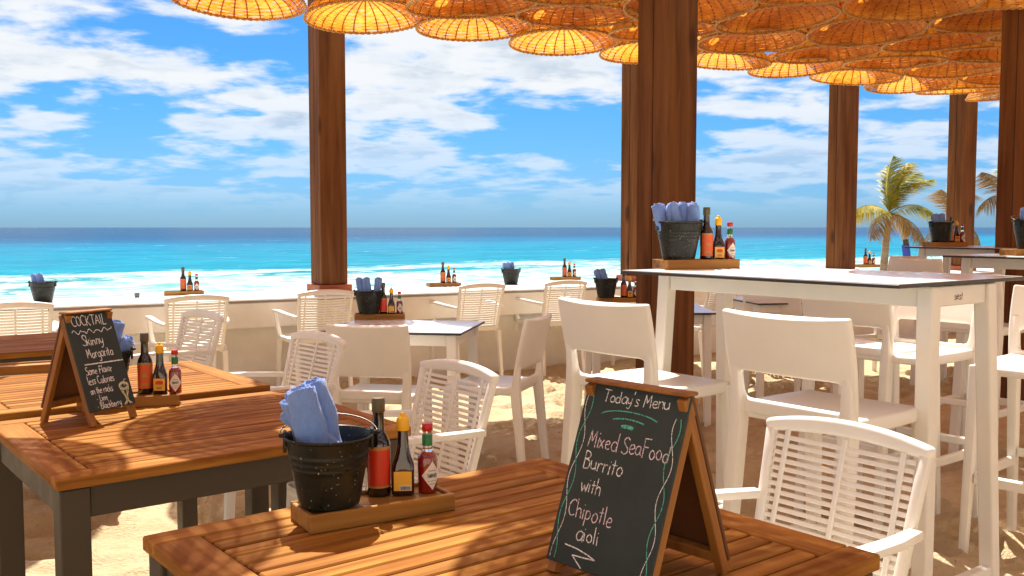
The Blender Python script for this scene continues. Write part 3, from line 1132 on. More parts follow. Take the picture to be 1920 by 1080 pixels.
def draw_cocktail(Wd, L, low):
    kx = Wd / .185
    pl = lambda x, z: (x * kx, -.0040, z)
    h_ = L - low
    Z = lambda f: L - f * h_
    res = []
    white, yel = MB(), MB()

    def line(*a, **k):
        b_ = MB()
        write(b_, *a, **k)
        res.append(('lettering', M['chalk_white'], b_))

    line('COCKTAIL', -.072, Z(.142), .031, .0028, pl, squeeze=.98, seed=13)
    q = [(-.080 + .158 * i / 60, Z(.20) + .006 * math.sin(i * .55) * (1 if i % 20 < 14 else .2)) for i in range(61)]
    ribbon(white, q, .0024, pl)
    rule, straw = MB(), MB()
    line('Skinny', -.052, Z(.345), .032, .0027, pl, squeeze=.98, seed=14)
    line('Margarita', -.046, Z(.475), .029, .0027, pl, squeeze=.88, seed=15)
    ribbon(rule, [(-.066, Z(.530)), (0, Z(.533)), (.088, Z(.536))], .0036, pl)
    line('Same Flavor', -.070, Z(.635), .024, .0025, pl, squeeze=.86, seed=16)
    line('less Calories', -.072, Z(.735), .024, .0025, pl, squeeze=.86, seed=17)
    line('on the rocks', -.072, Z(.83), .021, .0023, pl, squeeze=.82, seed=18)
    line('- Lime', -.056, Z(.905), .019, .0022, pl, squeeze=.9, seed=19)
    line('- Blackberry', -.060, Z(.985), .021, .0023, pl, squeeze=.9, seed=20)
    # the drawn glass
    cx = .062
    for r in (.019, .016, .012):
        q = [(cx + r * math.cos(a), Z(.80) + r * .62 * math.sin(a)) for a in np.linspace(0, 2 * math.pi, 26)]
        ribbon(yel, q, .0026, pl)
    for d in (-.018, -.010, .010, .018):
        ribbon(yel, [(cx + d, Z(.81)), (cx + d * .62, Z(.87)), (cx + d * .25, Z(.91)), (cx + d * .2, Z(.955)), (cx + d * .9, Z(.99))], .0034, pl)
    ribbon(straw, [(cx + .002, Z(.80)), (cx + .006, Z(.74)), (cx + .014, Z(.735))], .0022, pl)
    return res + [('drawing', M['chalk_white'], white), ('drawing', M['chalk_white'], rule), ('drawing', M['chalk_white'], straw), ('drawing', M['chalk_yellow'], yel)]


fl = Vector((0.052, 1.545)); wdv = Vector((math.cos(R(-47)), math.sin(R(-47)))); dpv = Vector((math.cos(R(43)), math.sin(R(43))))
S1W, S1D = 0.212, 0.225
sc_ = fl + wdv * S1W / 2 + dpv * S1D / 2
make_sign("chalkboard reading Today's Menu Mixed SeaFood Burrito on the nearest table", (sc_.x, sc_.y, TH), R(-47), S1W, 0.305, S1D, 0.022, draw_menu)
fl2 = P(176, 803, TH).xy; a2 = 66
wd2 = Vector((math.cos(R(a2)), math.sin(R(a2)))); dp2 = Vector((math.cos(R(a2 + 90)), math.sin(R(a2 + 90))))
sc2 = fl2 + wd2 * .168 / 2 + dp2 * .22 / 2
make_sign('smaller chalkboard reading Cocktail Skinny Margarita in front of a bottle tray', (sc2.x, sc2.y, TH), R(a2), 0.168, 0.318, 0.22, 0.044, draw_cocktail)

# ------------------------------------------------------------------ trays, buckets, napkins, bottles
def tray_proto():
    L, D, ht = 0.30, 0.118, 0.034
    t = thing('wooden_tray', '', 'tray', group='wooden condiment trays')
    ob('base_plank', MB().box(-L / 2 + .0105, L / 2 - .0105, -D / 2 + .0105, D / 2 - .0105, 0.002, ht - .007).mesh('base_plank', M['tray'], bevel=0.001), t)
    for s_ in (-1, 1):
        ob('rim_board', MB().box(-L / 2, L / 2, s_ * (D / 2 - .005) - .005, s_ * (D / 2 - .005) + .005, 0, ht).mesh('rim_board', M['tray'], bevel=0.0015), t)
        ob('rim_board', MB().box(s_ * (L / 2 - .005) - .005, s_ * (L / 2 - .005) + .005, -D / 2 + .0102, D / 2 - .0102, 0, ht - .001).mesh('rim_board', M['tray'], bevel=0.0015), t)
    return t


def bucket_proto():
    t = thing('metal_bucket', '', 'bucket', group='small dark metal buckets')
    n = 40
    rt, rb, h_ = 0.086, 0.061, 0.140
    rad = lambda z: rb + (rt - rb) * z / h_
    prof = [(rb - .004, 0), (rb, 0.0015), (rb + .0005, .006)]
    zs = np.linspace(.008, h_ - .006, 34)
    for z in zs:
        r = rad(z)
        for zc in (.078, .090, .102):
            r += .0024 * math.exp(-((z - zc) / .0034) ** 2)
        prof.append((r, z))
    prof += [(rt + .0005, h_ - .005), (rt + .004, h_ - .003), (rt + .0048, h_), (rt + .003, h_ + .0025), (rt, h_ + .001), (rt - .002, h_ - .004)]
    inner = [(rad(z) - .002, z) for z in np.linspace(h_ - .006, .004, 8)] + [(.002, .004)]
    mb = MB().lathe(prof + inner, n)
    ob('pail', mb.mesh('pail', M['enamel'], smooth=True), t)
    hx = 0.0
    for s_ in (-1, 1):
        e = MB()
        e.box(s_ * (rt + .0005) - .0035, s_ * (rt + .0005) + .0035, -.015, .015, h_ - .03, h_ + .011)
        e.tube([(s_ * (rt - .002), 0, h_ + .002), (s_ * (rt + .012), 0, h_ + .002)], .0045, 8)
        ob('ear', e.mesh('ear', M['enamel'], bevel=0.0015, smooth=True), t)
    pts = []
    for i in range(25):                      # wire handle, fallen towards the back
        a = math.pi * i / 24
        x = -(rt + .012) * math.cos(a); q = (rt + .004) * math.sin(a)
        pts.append((x, q * .93, h_ + .002 + q * .28))
    ob('wire_handle', MB().tube(pts, .0016, 6).mesh('wire_handle', M['cord'], smooth='full'), t)
    return t


def napkin_mesh(seed, ln=0.17, r=0.030):
    """a napkin rolled up: spiral sheet with a few dents"""
    rg = random.Random(seed)
    mb = MB()
    turns, n, m = 2.6, 52, 12
    ph = rg.uniform(0, 6)
    ph2 = rg.uniform(0, 6)
    grid = []
    for i in range(n + 1):
        f = i / n
        a = ph + f * turns * 2 * math.pi
        rr = r * (0.34 + 0.66 * f)
        row = []
        for j in range(m + 1):
            g = j / m
            w_ = 1 + .10 * math.sin(a * 2 + g * 5 + ph2) + .06 * math.sin(g * 13 + a) + .03 * math.sin(a * 5 + g * 17)
            tp = 1.0 - .22 * abs(g - .6)
            zz = g * ln + (.010 * (1 - f)) * g + .0015 * math.sin(a * 1.5)
            row.append((rr * w_ * tp * math.cos(a), rr * w_ * tp * .86 * math.sin(a), zz))
        grid.append(row)
    o_ = 0
    for row in grid:
        mb.v += row
    for i in range(n):
        for j in range(m):
            q = i * (m + 1) + j
            mb.f.append((q, q + m + 1, q + m + 2, q + 1))
    return mb.mesh('napkin', M['cloth'], smooth='full', solid=.0016)


NAPK = [napkin_mesh(k_) for k_ in range(4)] + [napkin_mesh(9, .20, .033)]


def napkin(label, loc, tilt_dir, tilt, spin=0.0, which=0, sc=1.0, group='rolled blue napkins'):
    o = ob('rolled_napkin', NAPK[which], loc=loc)
    ax = Vector((-math.sin(tilt_dir), math.cos(tilt_dir), 0))
    o.rotation_euler = (Matrix.Rotation(tilt, 4, ax) @ Matrix.Rotation(spin, 4, 'Z')).to_euler()
    o.scale = (sc, sc, sc)
    return tag(o, label, 'napkin', group)


def patch(mb, rad, z0, z1, a0, a1, off=.0006, shape=None, n=14, m=8):
    """label bent round a bottle; shape(f, g) -> keeps a diamond outline"""
    o_ = len(mb.v)
    for j in range(m + 1):
        g = j / m
        for i in range(n + 1):
            f = i / n
            ff = f
            if shape == 'diamond':
                hw = 1 - abs(2 * g - 1)
                ff = .5 + (f - .5) * max(hw, .02)
            a = a0 + (a1 - a0) * ff
            z = z0 + (z1 - z0) * g
            r = (rad(z) if callable(rad) else rad) + off
            mb.v.append((r * math.cos(a), r * math.sin(a), z))
    for j in range(m):
        for i in range(n):
            q = o_ + j * (n + 1) + i
            mb.f.append((q, q + 1, q + n + 2, q + n + 1))


def bottle_tall(front=True):
    t = thing('sauce_bottle', '', 'bottle', group='tall dark sauce bottles')
    rad = .0238
    prof = [(.018, 0), (rad - .001, .0015), (rad, .005), (rad, .098), (rad - .0012, .108), (rad - .006, .119), (.0128, .129), (.0118, .136), (.0112, .165), (.0115, .169)]
    ob('glass', MB().lathe(prof, 28).mesh('glass', M['dark_sauce'], smooth=True), t)
    lb = MB(); patch(lb, rad, .018, .094, R(-150), R(-20))
    lo = ob('label', lb.mesh('label', M['orange_label'] if front else M['red_label'], smooth='full'), t)
    gb = MB(); patch(gb, rad, .094, .101, R(-150), R(-20), .0007)
    if front:
        patch(gb, rad, .055, .066, R(-105), R(-65), .0011)
        patch(gb, rad, .028, .036, R(-115), R(-60), .0011)
    else:
        patch(gb, rad, .018, .022, R(-150), R(-20), .0011)
    ob('print', gb.mesh('print', M['gold'], smooth='full'), lo)
    cap = [(.0105, .167), (.0126, .168), (.0132, .170), (.0134, .186), (.0128, .194), (.0120, .196), (.004, .1965)]
    ob('cap', MB().lathe(cap, 24).mesh('cap', M['olive_cap'], smooth=True), t)
    return t


def superell(rx, ry, z, n=28, p_=4.0):
    q = []
    for k_ in range(n):
        a = 2 * math.pi * k_ / n
        c_, s_ = math.cos(a), math.sin(a)
        r = (abs(c_) ** p_ + abs(s_) ** p_) ** (-1 / p_)
        q.append((rx * r * c_, ry * r * s_, z))
    return q


def bottle_square(front=True):
    t = thing('seasoning_bottle', '', 'bottle', group='square seasoning bottles with yellow caps')
    rings = [superell(.020, .016, 0, p_=5), superell(.0225, .0185, .003, p_=5), superell(.0225, .0185, .05, p_=5), superell(.0218, .0178, .062, p_=4),
             superell(.018, .0155, .074, p_=3), superell(.0142, .0135, .086, p_=2.4), superell(.0118, .0118, .100, p_=2), superell(.0108, .0108, .124, p_=2), superell(.0105, .0105, .132, p_=2)]
    ob('glass', MB().loft(rings).mesh('glass', M['brown_sauce'], smooth=True), t)
    lb = MB().box(-.0178, .0178, -.0194, -.0189, .011, .050)
    lo = ob('label', lb.mesh('label', M['yellow_label'], bevel=.0002), t)
    if front:
        pr = MB()
        ring = [(.0125 * math.cos(a), -.0199, .037 + .0065 * math.sin(a)) for a in np.linspace(0, 2 * math.pi, 20, endpoint=False)]
        pr.v += ring; pr.f.append(tuple(range(20)))
        ob('print', pr.mesh('print', M['red_label']), lo)
        ob('print', MB().box(-.012, .012, -.0199, -.0197, .030, .0315).mesh('print', M['gold']), lo)
        ob('print', MB().box(-.008, .008, -.0199, -.0197, .016, .024).mesh('print', M['gold']), lo)
    else:
        p0 = MB().box(-.006, .0165, -.0198, -.0195, .012, .022)
        ob('print', p0.mesh('print', M['white_label']), lo)
        p2 = MB()
        x = -.0045
        rg = random.Random(3)
        while x < .0150:
            wv = rg.choice((.0004, .0006, .0010))
            p2.box(x, x + wv, -.0203, -.0200, .0132, .0205)
            x += wv + rg.choice((.0005, .0007, .0009))
        ob('print', p2.mesh('print', M['ink']), lo)
    cap = [(.0115, .130), (.0128, .131), (.0132, .134), (.0128, .150), (.0120, .1545), (.0085, .1575), (.0055, .160), (.0050, .164), (.003, .166), (.0008, .1665)]
    ob('cap', MB().lathe(cap, 24).mesh('cap', M['yellow_cap'], smooth=True), t)
    return t


def bottle_red(face=-75.0):
    t = thing('pepper_sauce_bottle', '', 'bottle', group='small red pepper sauce bottles')
    rad = .0195
    prof = [(.014, 0), (rad - .0008, .0012), (rad, .004), (rad, .070), (rad - .001, .075), (rad - .006, .081), (.0118, .0835)]
    ob('glass', MB().lathe(prof, 26).mesh('glass', M['red_sauce'], smooth=True), t)
    ob('neck', MB().lathe([(.0118, .0836), (.0098, .088), (.0092, .093), (.0090, .1225), (.0098, .123), (.0098, .126), (.0088, .1265)], 20).mesh('neck', M['clear'], smooth=True), t)
    fo = MB(); fo.lathe([(.0094, .0955), (.0104, .0962), (.0106, .117), (.0098, .118)], 20)
    ob('neck_foil', fo.mesh('neck_foil', M['green_foil'], smooth=True), t)
    lb = MB(); patch(lb, rad, .008, .066, R(face - 64), R(face + 64), .0006, 'diamond', 16, 14)
    lo = ob('label', lb.mesh('label', M['white_label'], smooth='full'), t)
    tx = MB()
    pl = lambda x, z: ((rad + .0011) * math.cos(R(face) + x / rad), (rad + .0011) * math.sin(R(face) + x / rad), z)
    caps = 'TABASCO'
    write(tx, caps, 0, .0335, .0068, .0011, pl, squeeze=.72, seed=2, center=True)
    for zz, hw in ((.047, .008), (.026, .009), (.020, .006)):
        ribbon(tx, [(-hw, zz), (0, zz), (hw, zz)], .0011, pl)
    ob('print', tx.mesh('print', M['green_ink']), lo)
    cap = [(.0100, .1265), (.0107, .1275), (.0107, .139), (.0098, .1405), (.003, .141)]
    ob('cap', MB().lathe(cap, 22).mesh('cap', M['red_cap'], smooth=True), t)
    return t


TRAY = tray_proto(); BUCKET = bucket_proto()
TALL_B = bottle_tall(False); TALL_F = bottle_tall(True)
SQ_B = bottle_square(False); SQ_F = bottle_square(True)
RED = bottle_red()
PROTOS = [TRAY, BUCKET, TALL_B, TALL_F, SQ_B, SQ_F, RED]


def put(proto, label, loc, rz=0.0, sc=1.0):
    c_ = copy_tree(proto)
    c_.location = loc
    c_.rotation_euler = (0, 0, rz)
    c_.scale = (sc, sc, sc)
    c_['label'] = label
    return c_


TT = .027       # inside floor of a tray
# ---- tray on the nearest table
ct = Vector((-0.272, 1.862))
tr_a = R(31)
put(TRAY, "wooden tray on the nearest table beneath bucket and three bottles", (ct.x, ct.y, TH), tr_a)
bz = TH + TT + .001
bk = Vector((-0.352, 1.822))
put(BUCKET, "largest dark bucket, on the nearest tray left of three bottles", (bk.x, bk.y, TH + .0345), R(12), .95)
put(TALL_B, "tall dark bottle with red back label beside the nearest bucket", (-0.268, 1.905, bz), R(5))
put(SQ_B, "yellow capped bottle with barcode label in the nearest trio", (-0.2195, 1.908, bz), R(4))
put(RED, "red pepper sauce bottle with tilted white label on the nearest tray", (-0.172, 1.925, bz), R(20))
bt = TH + .0345
napkin('front rolled blue napkin standing in the nearest bucket', (bk.x - .010, bk.y - .022, bt + .035), R(165), R(13), 0.3, 0, 1.12)
napkin('left rolled blue napkin leaning out of the nearest bucket', (bk.x - .014, bk.y + .010, bt + .030), R(178), R(19), 2.0, 1, 1.05)
napkin('blue napkin at the back of the nearest bucket, its top end dark', (bk.x + .012, bk.y + .024, bt + .050), R(172), R(15), 1.0, 2, 1.08)
napkin('blue napkin lying low towards the handle of the nearest bucket', (bk.x + .036, bk.y + .004, bt + .075), R(175), R(50), 4.0, 3, .90)

# ---- tray behind the cocktail board
p0 = P(300, 742, TH)
c2 = P(292, 745, TH)
t2 = P(288, 741, TH + .03).xy + Vector((-.075, -.005))
put(TRAY, 'wooden tray behind the cocktail board holding a row of bottles', (t2.x, t2.y, TH), R(20))
z2 = TH + TT + .001
b2 = t2 + Vector((-.085, .012))
put(BUCKET, 'dark bucket mostly hidden behind the cocktail board', (b2.x, b2.y, TH + .0345), R(20), .98)
napkin('blue napkin folded in the bucket behind the cocktail board', (b2.x - .002, b2.y - .008, TH + .085), R(10), R(14), 0.5, 4, .92)
napkin('second blue napkin lying across the bucket behind the cocktail board', (b2.x - .030, b2.y + .012, TH + .10), R(0), R(46), 2.5, 1, .9)
put(TALL_F, 'tall dark bottle with red brown label next to the cocktail board', (*P(273, 737, z2).xy, z2), R(15), 1.0)
put(SQ_F, 'yellow capped bottle with yellow label right of the cocktail board', (*P(301, 737, z2).xy, z2), R(10), 1.0)
put(RED, 'red pepper sauce bottle at the end of the tray by the cocktail board', (*P(329, 737, z2).xy, z2), R(5), 1.0)

# ---- empty tray on the third table
q = P(62, 697, TH)
put(TRAY, 'empty wooden tray at the left edge behind the cocktail board', (q.x, q.y, TH), R(30))

# ------------------------------------------------------------------ slatted armchairs
def armchair_proto():
    t = thing('slatted_armchair', '', 'chair', group='white slatted armchairs')
    m = M['plastic']
    W = 0.43
    zt, zb = 0.81, 0.43
    yb = lambda z: -0.205 - (z - zb) * 0.27          # reclined back
    sw = lambda z: 0.195 + 0.022 * (z - zb) / (zt - zb)   # half width
    # back frame
    for s_ in (-1, 1):
        zz = np.linspace(zb - .02, zt - .02, 6)
        ob('back_upright', MB().bar([(s_ * (sw(z) - .010), yb(z), z) for z in zz], (.024, .026), up=(0, 1, 0)).mesh('back_upright', m, bevel=.006, seg=2, smooth=True), t)
    pts, sz = [], []
    for i in range(15):
        f = i / 14 * 2 - 1
        x = f * (sw(zt) + .004)
        z = zt - .016 + .020 * (1 - f * f)
        pts.append((x, yb(z) - .010 * (1 - f * f), z))
        sz.append((.032, .040 - .010 * abs(f) ** 3))
    ob('top_rail', MB().bar(pts, sz).mesh('top_rail', m, bevel=.010, seg=3, smooth=True), t)
    zl = zb + .012
    ob('bottom_rail', MB().bar([(-sw(zl), yb(zl), zl), (0, yb(zl) - .008, zl), (sw(zl), yb(zl), zl)], (.022, .03)).mesh('bottom_rail', m, bevel=.005, smooth=True), t)
    n = 17
    z0, z1 = zb + .034, zt - .040
    sl_pitch = (z1 - z0) / (n - 1)
    hw = .187
    sm = MB()
    pts = [(-hw, 0, 0), (-hw * .5, -.007, 0), (0, -.0095, 0), (hw * .5, -.007, 0), (hw, 0, 0)]
    sm.bar(pts, (.009, .0118))
    sme = sm.mesh('slat', m, bevel=.002)
    for i in range(n):
        z = z0 + sl_pitch * i
        ob('slat', sme, t, loc=(0, yb(z), z), rot=(R(15), 0, 0))
    for x in (-.155, 0.0, .155):
        dy = -.0095 * (1 - (x / hw) ** 2)
        ob('rib', MB().bar([(x, yb(z) + dy + .006, z) for z in (zb + .02, (zb + zt) / 2, zt - .02)], (.013, .008), up=(0, 1, 0)).mesh('rib', m, bevel=.002), t)
    # seat: slatted pan in a rim
    zs = 0.44
    rim = MB()
    ring = [(-.205, -.20, zs - .005), (-.225, .05, zs), (-.215, .215, zs), (-.19, .24, zs - .004), (.19, .24, zs - .004), (.215, .215, zs), (.225, .05, zs), (.205, -.20, zs - .005)]
    for a, b_ in zip(ring, ring[1:] + ring[:1]):
        rim.bar([a, b_], (.034, .034))
    ob('seat_rim', rim.mesh('seat_rim', m, bevel=.007, seg=2, smooth=True), t)
    ss = MB()
    for i in range(14):
        y = -.175 + i * .0295
        ss.bar([(-.20, y, zs + .004), (-.1, y, zs - .004), (.1, y, zs - .004), (.20, y, zs + .004)], (.021, .008))
    ob('seat_slats', ss.mesh('seat_slats', m, bevel=.0015), t)
    # legs and arms
    for s_ in (-1, 1):
        ob('rear_leg', MB().bar([(s_ * .205, -.275, -.05), (s_ * .203, -.215, .42)], [(.026, .034), (.034, .044)], up=(0, 1, 0)).mesh('rear_leg', m, bevel=.006, seg=2), t)
        ob('front_leg', MB().bar([(s_ * .222, .245, -.05), (s_ * .214, .215, .43)], [(.026, .032), (.036, .044)], up=(0, 1, 0)).mesh('front_leg', m, bevel=.006, seg=2), t)
        za = .635
        arm = MB().bar([(s_ * .213, yb(za) + .005, za - .012), (s_ * .238, -.12, za), (s_ * .250, .10, za + .014), (s_ * .246, .212, za + .010), (s_ * .243, .222, za - .01)],
                       [(.032, .022), (.040, .020), (.046, .018), (.042, .020), (.036, .02)])
        ob('armrest', arm.mesh('armrest', m, bevel=.006, seg=2, smooth=True), t)
        ob('arm_post', MB().bar([(s_ * .222, .165, .44), (s_ * .236, .185, .54), (s_ * .244, .210, .640)], [(.034, .046), (.028, .036), (.028, .034)], up=(0, 1, 0)).mesh('arm_post', m, bevel=.006, seg=2, smooth=True), t)
    return t


ARM = armchair_proto()


def chair_at(proto, label, back_top, facing, back_y, dz=0.0, sc=1.0):
    """back_top: ground position below the middle of the back's top edge"""
    f = R(facing)
    fx, fy = math.cos(f), math.sin(f)
    return put(proto, label, (back_top[0] - fx * back_y, back_top[1] - fy * back_y, dz), f - R(90), sc)


YB = -0.305
chair_at(ARM, 'slatted armchair nearest the camera, beside the menu board table', (0.80, 2.28), 218.5, YB)
chair_at(ARM, 'slatted armchair behind the nearest bottles at the end of a wooden table', (-0.19, 3.33), 219, YB)
chair_at(ARM, 'slatted armchair just left of the plain backed chair', (-0.87, 4.27), 222, YB)
chair_at(ARM, 'bluish slatted armchair seen above the trio beside the cocktail board', (-1.74, 5.37), 226, YB)
chair_at(ARM, 'slatted armchair at the left edge against the sea wall', (-3.13, 6.03), 119.5, YB)
chair_at(ARM, 'slatted armchair at the wall below the left tray of bottles', (-2.19, 6.66), 119.5, YB)
chair_at(ARM, 'sunlit slatted armchair at the wall beneath the left timber post', (-1.40, 7.21), 119.5, YB)
chair_at(ARM, 'slatted armchair at the wall left of the middle counter bucket', (-0.25, 8.05), 119.5, YB)
chair_at(ARM, 'slatted armchair at the wall right of the middle counter bucket', (0.48, 8.50), 119.5, YB)
chair_at(ARM, 'far slatted armchair seen under the high table between its legs', (1.82, 8.20), 130, YB)
chair_at(ARM, 'slatted armchair glimpsed just right of the widest post', (1.42, 8.7), 119.5, YB)
chair_at(ARM, 'farthest slatted armchair beside the dark bucket under the high table', (2.55, 8.6), 150, YB)

# ------------------------------------------------------------------ solid backed chairs and stools
def shell_mesh(zs, zt, wt_, wm, slot0, slot1, y0, lean, nx=12):
    """back shell: panel with an open slot above the seat, uprights either side"""
    m = MB()
    zs_list = [zs - .03, zs + .004, slot0, (slot0 + slot1) / 2, slot1, slot1 + .035] + list(np.linspace(slot1 + .07, zt - .012, 6)) + [zt]
    xs = [-1, -.90, -.80, -.66, -.42, 0, .42, .66, .80, .90, 1]
    idx = {}
    for j, z in enumerate(zs_list):
        f = (z - zs) / (zt - zs)
        hw = (wm + (wt_ - wm) * f) / 2 * (1 + .03 * math.sin(max(0, min(1, f)) * math.pi))
        for i, x in enumerate(xs):
            bend = -.030 * (1 - x * x) * min(1, max(0, f * 1.4))      # hollow towards the sitter
            sag = -.010 * (1 - x * x) if j == len(zs_list) - 1 else 0
            y = y0 - lean * max(0, z - zs) - .10 * max(0, z - zs) ** 2 + bend
            idx[i, j] = len(m.v)
            m.v.append((x * hw, y, z + sag))
    for j in range(len(zs_list) - 1):
        for i in range(len(xs) - 1):
            inside = 2 <= i <= len(xs) - 4
            if inside and 2 <= j <= 3:
                continue
            m.f.append((idx[i, j], idx[i + 1, j], idx[i + 1, j + 1], idx[i, j + 1]))
    return m.mesh('back_shell', M['plastic'], solid=.024, subsurf=2, smooth='full')


def seat_mesh(w_, y0, y1, z):
    m = MB()
    n = 8
    for lay in (0, 1):
        for j in range(n + 1):
            g = j / n
            y = y0 + (y1 - y0) * g
            for i in range(n + 1):
                f = i / n * 2 - 1
                hw = w_ / 2 * (1 + .05 * math.sin(g * math.pi)) * (1 - .03 * g)
                rnd = .022 * (max(0, abs(f) - .6) / .4) ** 2 * (1 if g > .9 else 0)
                dish = -.014 * (1 - f * f) * (1 - (2 * g - 1) ** 2)
                edge = -.012 * (g > .95)
                m.v.append((f * hw, y - rnd, z + dish + edge if lay == 0 else z - .045))
    q = (n + 1) ** 2
    for j in range(n):
        for i in range(n):
            a = j * (n + 1) + i
            m.f.append((a, a + 1, a + n + 2, a + n + 1))
            m.f.append((q + a, q + a + n + 1, q + a + n + 2, q + a + 1))
    bd = [i for i in range(n + 1)] + [j * (n + 1) + n for j in range(1, n + 1)] + [n * (n + 1) + i for i in range(n - 1, -1, -1)] + [j * (n + 1) for j in range(n - 1, 0, -1)]
    for a, b_ in zip(bd, bd[1:] + bd[:1]):
        m.f.append((a, q + a, q + b_, b_))
    return m.mesh('seat', M['plastic'], bevel=.010, seg=2, smooth='full')


def solid_proto(name, cat, group, zs, zt, slot0, slot1, W, rails):
    t = thing(name, '', cat, group=group)
    m = M['plastic']
    ob('back_shell', shell_mesh(zs, zt, W, W - .015, slot0, slot1, -.195, .16), t)
    ob('seat', seat_mesh(W - .03, -.195, .215, zs), t)
    sp = .05 if rails else .035
    for s_ in (-1, 1):
        x = s_ * (W / 2 - .030)
        ob('rear_leg', MB().bar([(x + s_ * .012, -.205 - sp * 1.3, -.06), (x, -.204, zs - .03), (x + s_ * .002, -.212, slot0 + .03), (x + s_ * .004, -.222, slot1 + .06)], [(.032, .040), (.044, .054), (.036, .036), (.030, .022)], up=(0, 1, 0)).mesh('rear_leg', m, bevel=.009, seg=2, smooth=True), t)
        ob('front_leg', MB().bar([(x + s_ * .012, .195 + sp * .7, -.06), (x, .182, zs - .012)], [(.032, .036), (.044, .054)], up=(0, 1, 0)).mesh('front_leg', m, bevel=.009, seg=2, smooth=True), t)
        if rails:
            zr = .30
            ob('side_rail', MB().bar([(x + s_ * .006, -.225, zr), (x + s_ * .006, .205, zr)], (.024, .040)).mesh('side_rail', m, bevel=.005), t)
    if rails:
        x = W / 2 - .045
        ob('foot_rail', MB().bar([(-x, .205, .30), (x, .205, .30)], (.028, .042)).mesh('foot_rail', m, bevel=.005), t)
        ob('rear_rail', MB().bar([(-x, -.228, .34), (x, -.228, .34)], (.024, .036)).mesh('rear_rail', m, bevel=.005), t)
    return t


STOOL = solid_proto('bar_stool', 'bar stool', 'white bar stools', .765, 1.055, .782, .868, .435, True)
CHAIR = solid_proto('dining_chair', 'chair', 'white solid backed chairs', .45, .82, .475, .545, .43, False)
PROTOS += [ARM, STOOL, CHAIR]
SB = -0.255
chair_at(STOOL, 'bar stool behind the menu board, left of the high table', (0.30, 3.23), 38.5, SB)
chair_at(STOOL, 'bar stool in the middle of the high table, directly behind the near armchair', (0.775, 2.74), 38.5, SB)
chair_at(STOOL, 'bar stool with shaded back seen through the legs of the high table', (1.45, 4.20), 38.5, SB)
chair_at(STOOL, 'bar stool seen between the two right legs of the high table', (1.96, 4.40), 218.5, SB)
chair_at(STOOL, 'bright bar stool at the right edge beside the high table', (2.30, 3.95), 222, SB)
chair_at(STOOL, 'far bar stool whose back shows above the high table near the palms', (3.42, 8.30), 120, SB)
chair_at(STOOL, 'bar stool in front of the second high table, behind the right table legs', (2.43, 5.20), 38.5, SB)
chair_at(STOOL, 'distant bar stool in front of the farthest high table', (3.20, 7.62), 38.5, SB)
chair_at(CHAIR, 'solid backed white chair facing the white dining table', (-0.725, 4.74), 80, -.28)
chair_at(CHAIR, 'solid backed white chair seen side on at the dining table', (0.155, 5.20), 160, -.28)
chair_at(CHAIR, 'small white chair back far off below the high table', (1.92, 7.1), 60, -.28)

# ------------------------------------------------------------------ white tables placed
HB = 1.140
white_table('high white bar table with dark edged top on the right', 1.043, 3.362, R(37.1), 0.74, 1.125, HB, (.165, .53), .052, .046, .05, bar=True, lo=.01)
white_table('second high white bar table at the right edge behind', 3.14, 5.36, R(38.2), 0.80, 1.10, HB, (.20, .50), .052, .046, .05, bar=True)
white_table('farthest high white bar table before the palms', 3.92, 7.80, R(38.2), 0.80, 1.10, HB, (.20, .50), .052, .046, .05, bar=True)
white_table('white dining table with dark edge behind the plain chair', -0.600, 5.40, R(-9.4), 0.782, 0.66, .745, (.33, .27), .055, .045, .01)
white_table('white dining table half hidden by the widest post', 0.92, 6.62, R(0), 0.84, 0.80, .745, (.36, .34), .055, .045, .01)
white_table('far white dining table low under the high table', 2.08, 7.40, R(10), 0.70, 0.70, .745, (.29, .29), .055, .045, .01)
# maker's mark on the near bar table's right apron
mk = MB()
write(mk, 'siest', -.06, HB - .060, .026, .0026, lambda x, z: (x + .02, -.53 - .0166, z), seed=4)
ob('printed_mark', mk.mesh('printed_mark', M['hardboard']), bpy.data.objects['bar_table'])

# ------------------------------------------------------------------ more trays, buckets, bottles
def trio(where, x, y, z, rz, along, sc=1.0, front=True, gap=.047, tall_lab='tall dark bottle', off=0.0):
    c_, s_ = math.cos(along), math.sin(along)
    put(TALL_F if front else TALL_B, 'tall dark sauce bottle ' + where, (x + c_ * (off - gap * sc), y + s_ * (off - gap * sc), z), rz, sc)
    put(SQ_F if front else SQ_B, 'yellow capped seasoning bottle ' + where, (x + c_ * off, y + s_ * off, z), rz, sc)
    put(RED, 'small red sauce bottle ' + where, (x + c_ * (off + gap * sc), y + s_ * (off + gap * sc), z), rz, sc)


# on the near bar table
q = P(1305, 503, HB)
put(TRAY, 'wooden tray on the high white table near the widest post', (q.x, q.y, HB), R(20), 1.06)
zb_ = HB + TT * 1.06 + .001
k_ = q + Vector((-.072, -.022, 0))
put(BUCKET, 'dark bucket of napkins on the high white table', (k_.x, k_.y, HB + .0366), R(10), 1.02)
for nm, dx_, dy_, td, tl, wch in (('leftmost', -.042, -.01, 175, 15, 0), ('second', -.010, -.028, 160, 7, 1), ('third', .014, -.002, 90, 4, 2), ('rightmost', .040, -.012, 10, 4, 3)):
    napkin(f'{nm} rolled blue napkin in the bucket on the high table', (k_.x + dx_, k_.y + dy_, HB + .075), R(td), R(tl), dx_ * 50, wch, 1.02)
trio('on the high white table', q.x + .088, q.y + .015, zb_, R(8), R(20), 1.06, True, .050)

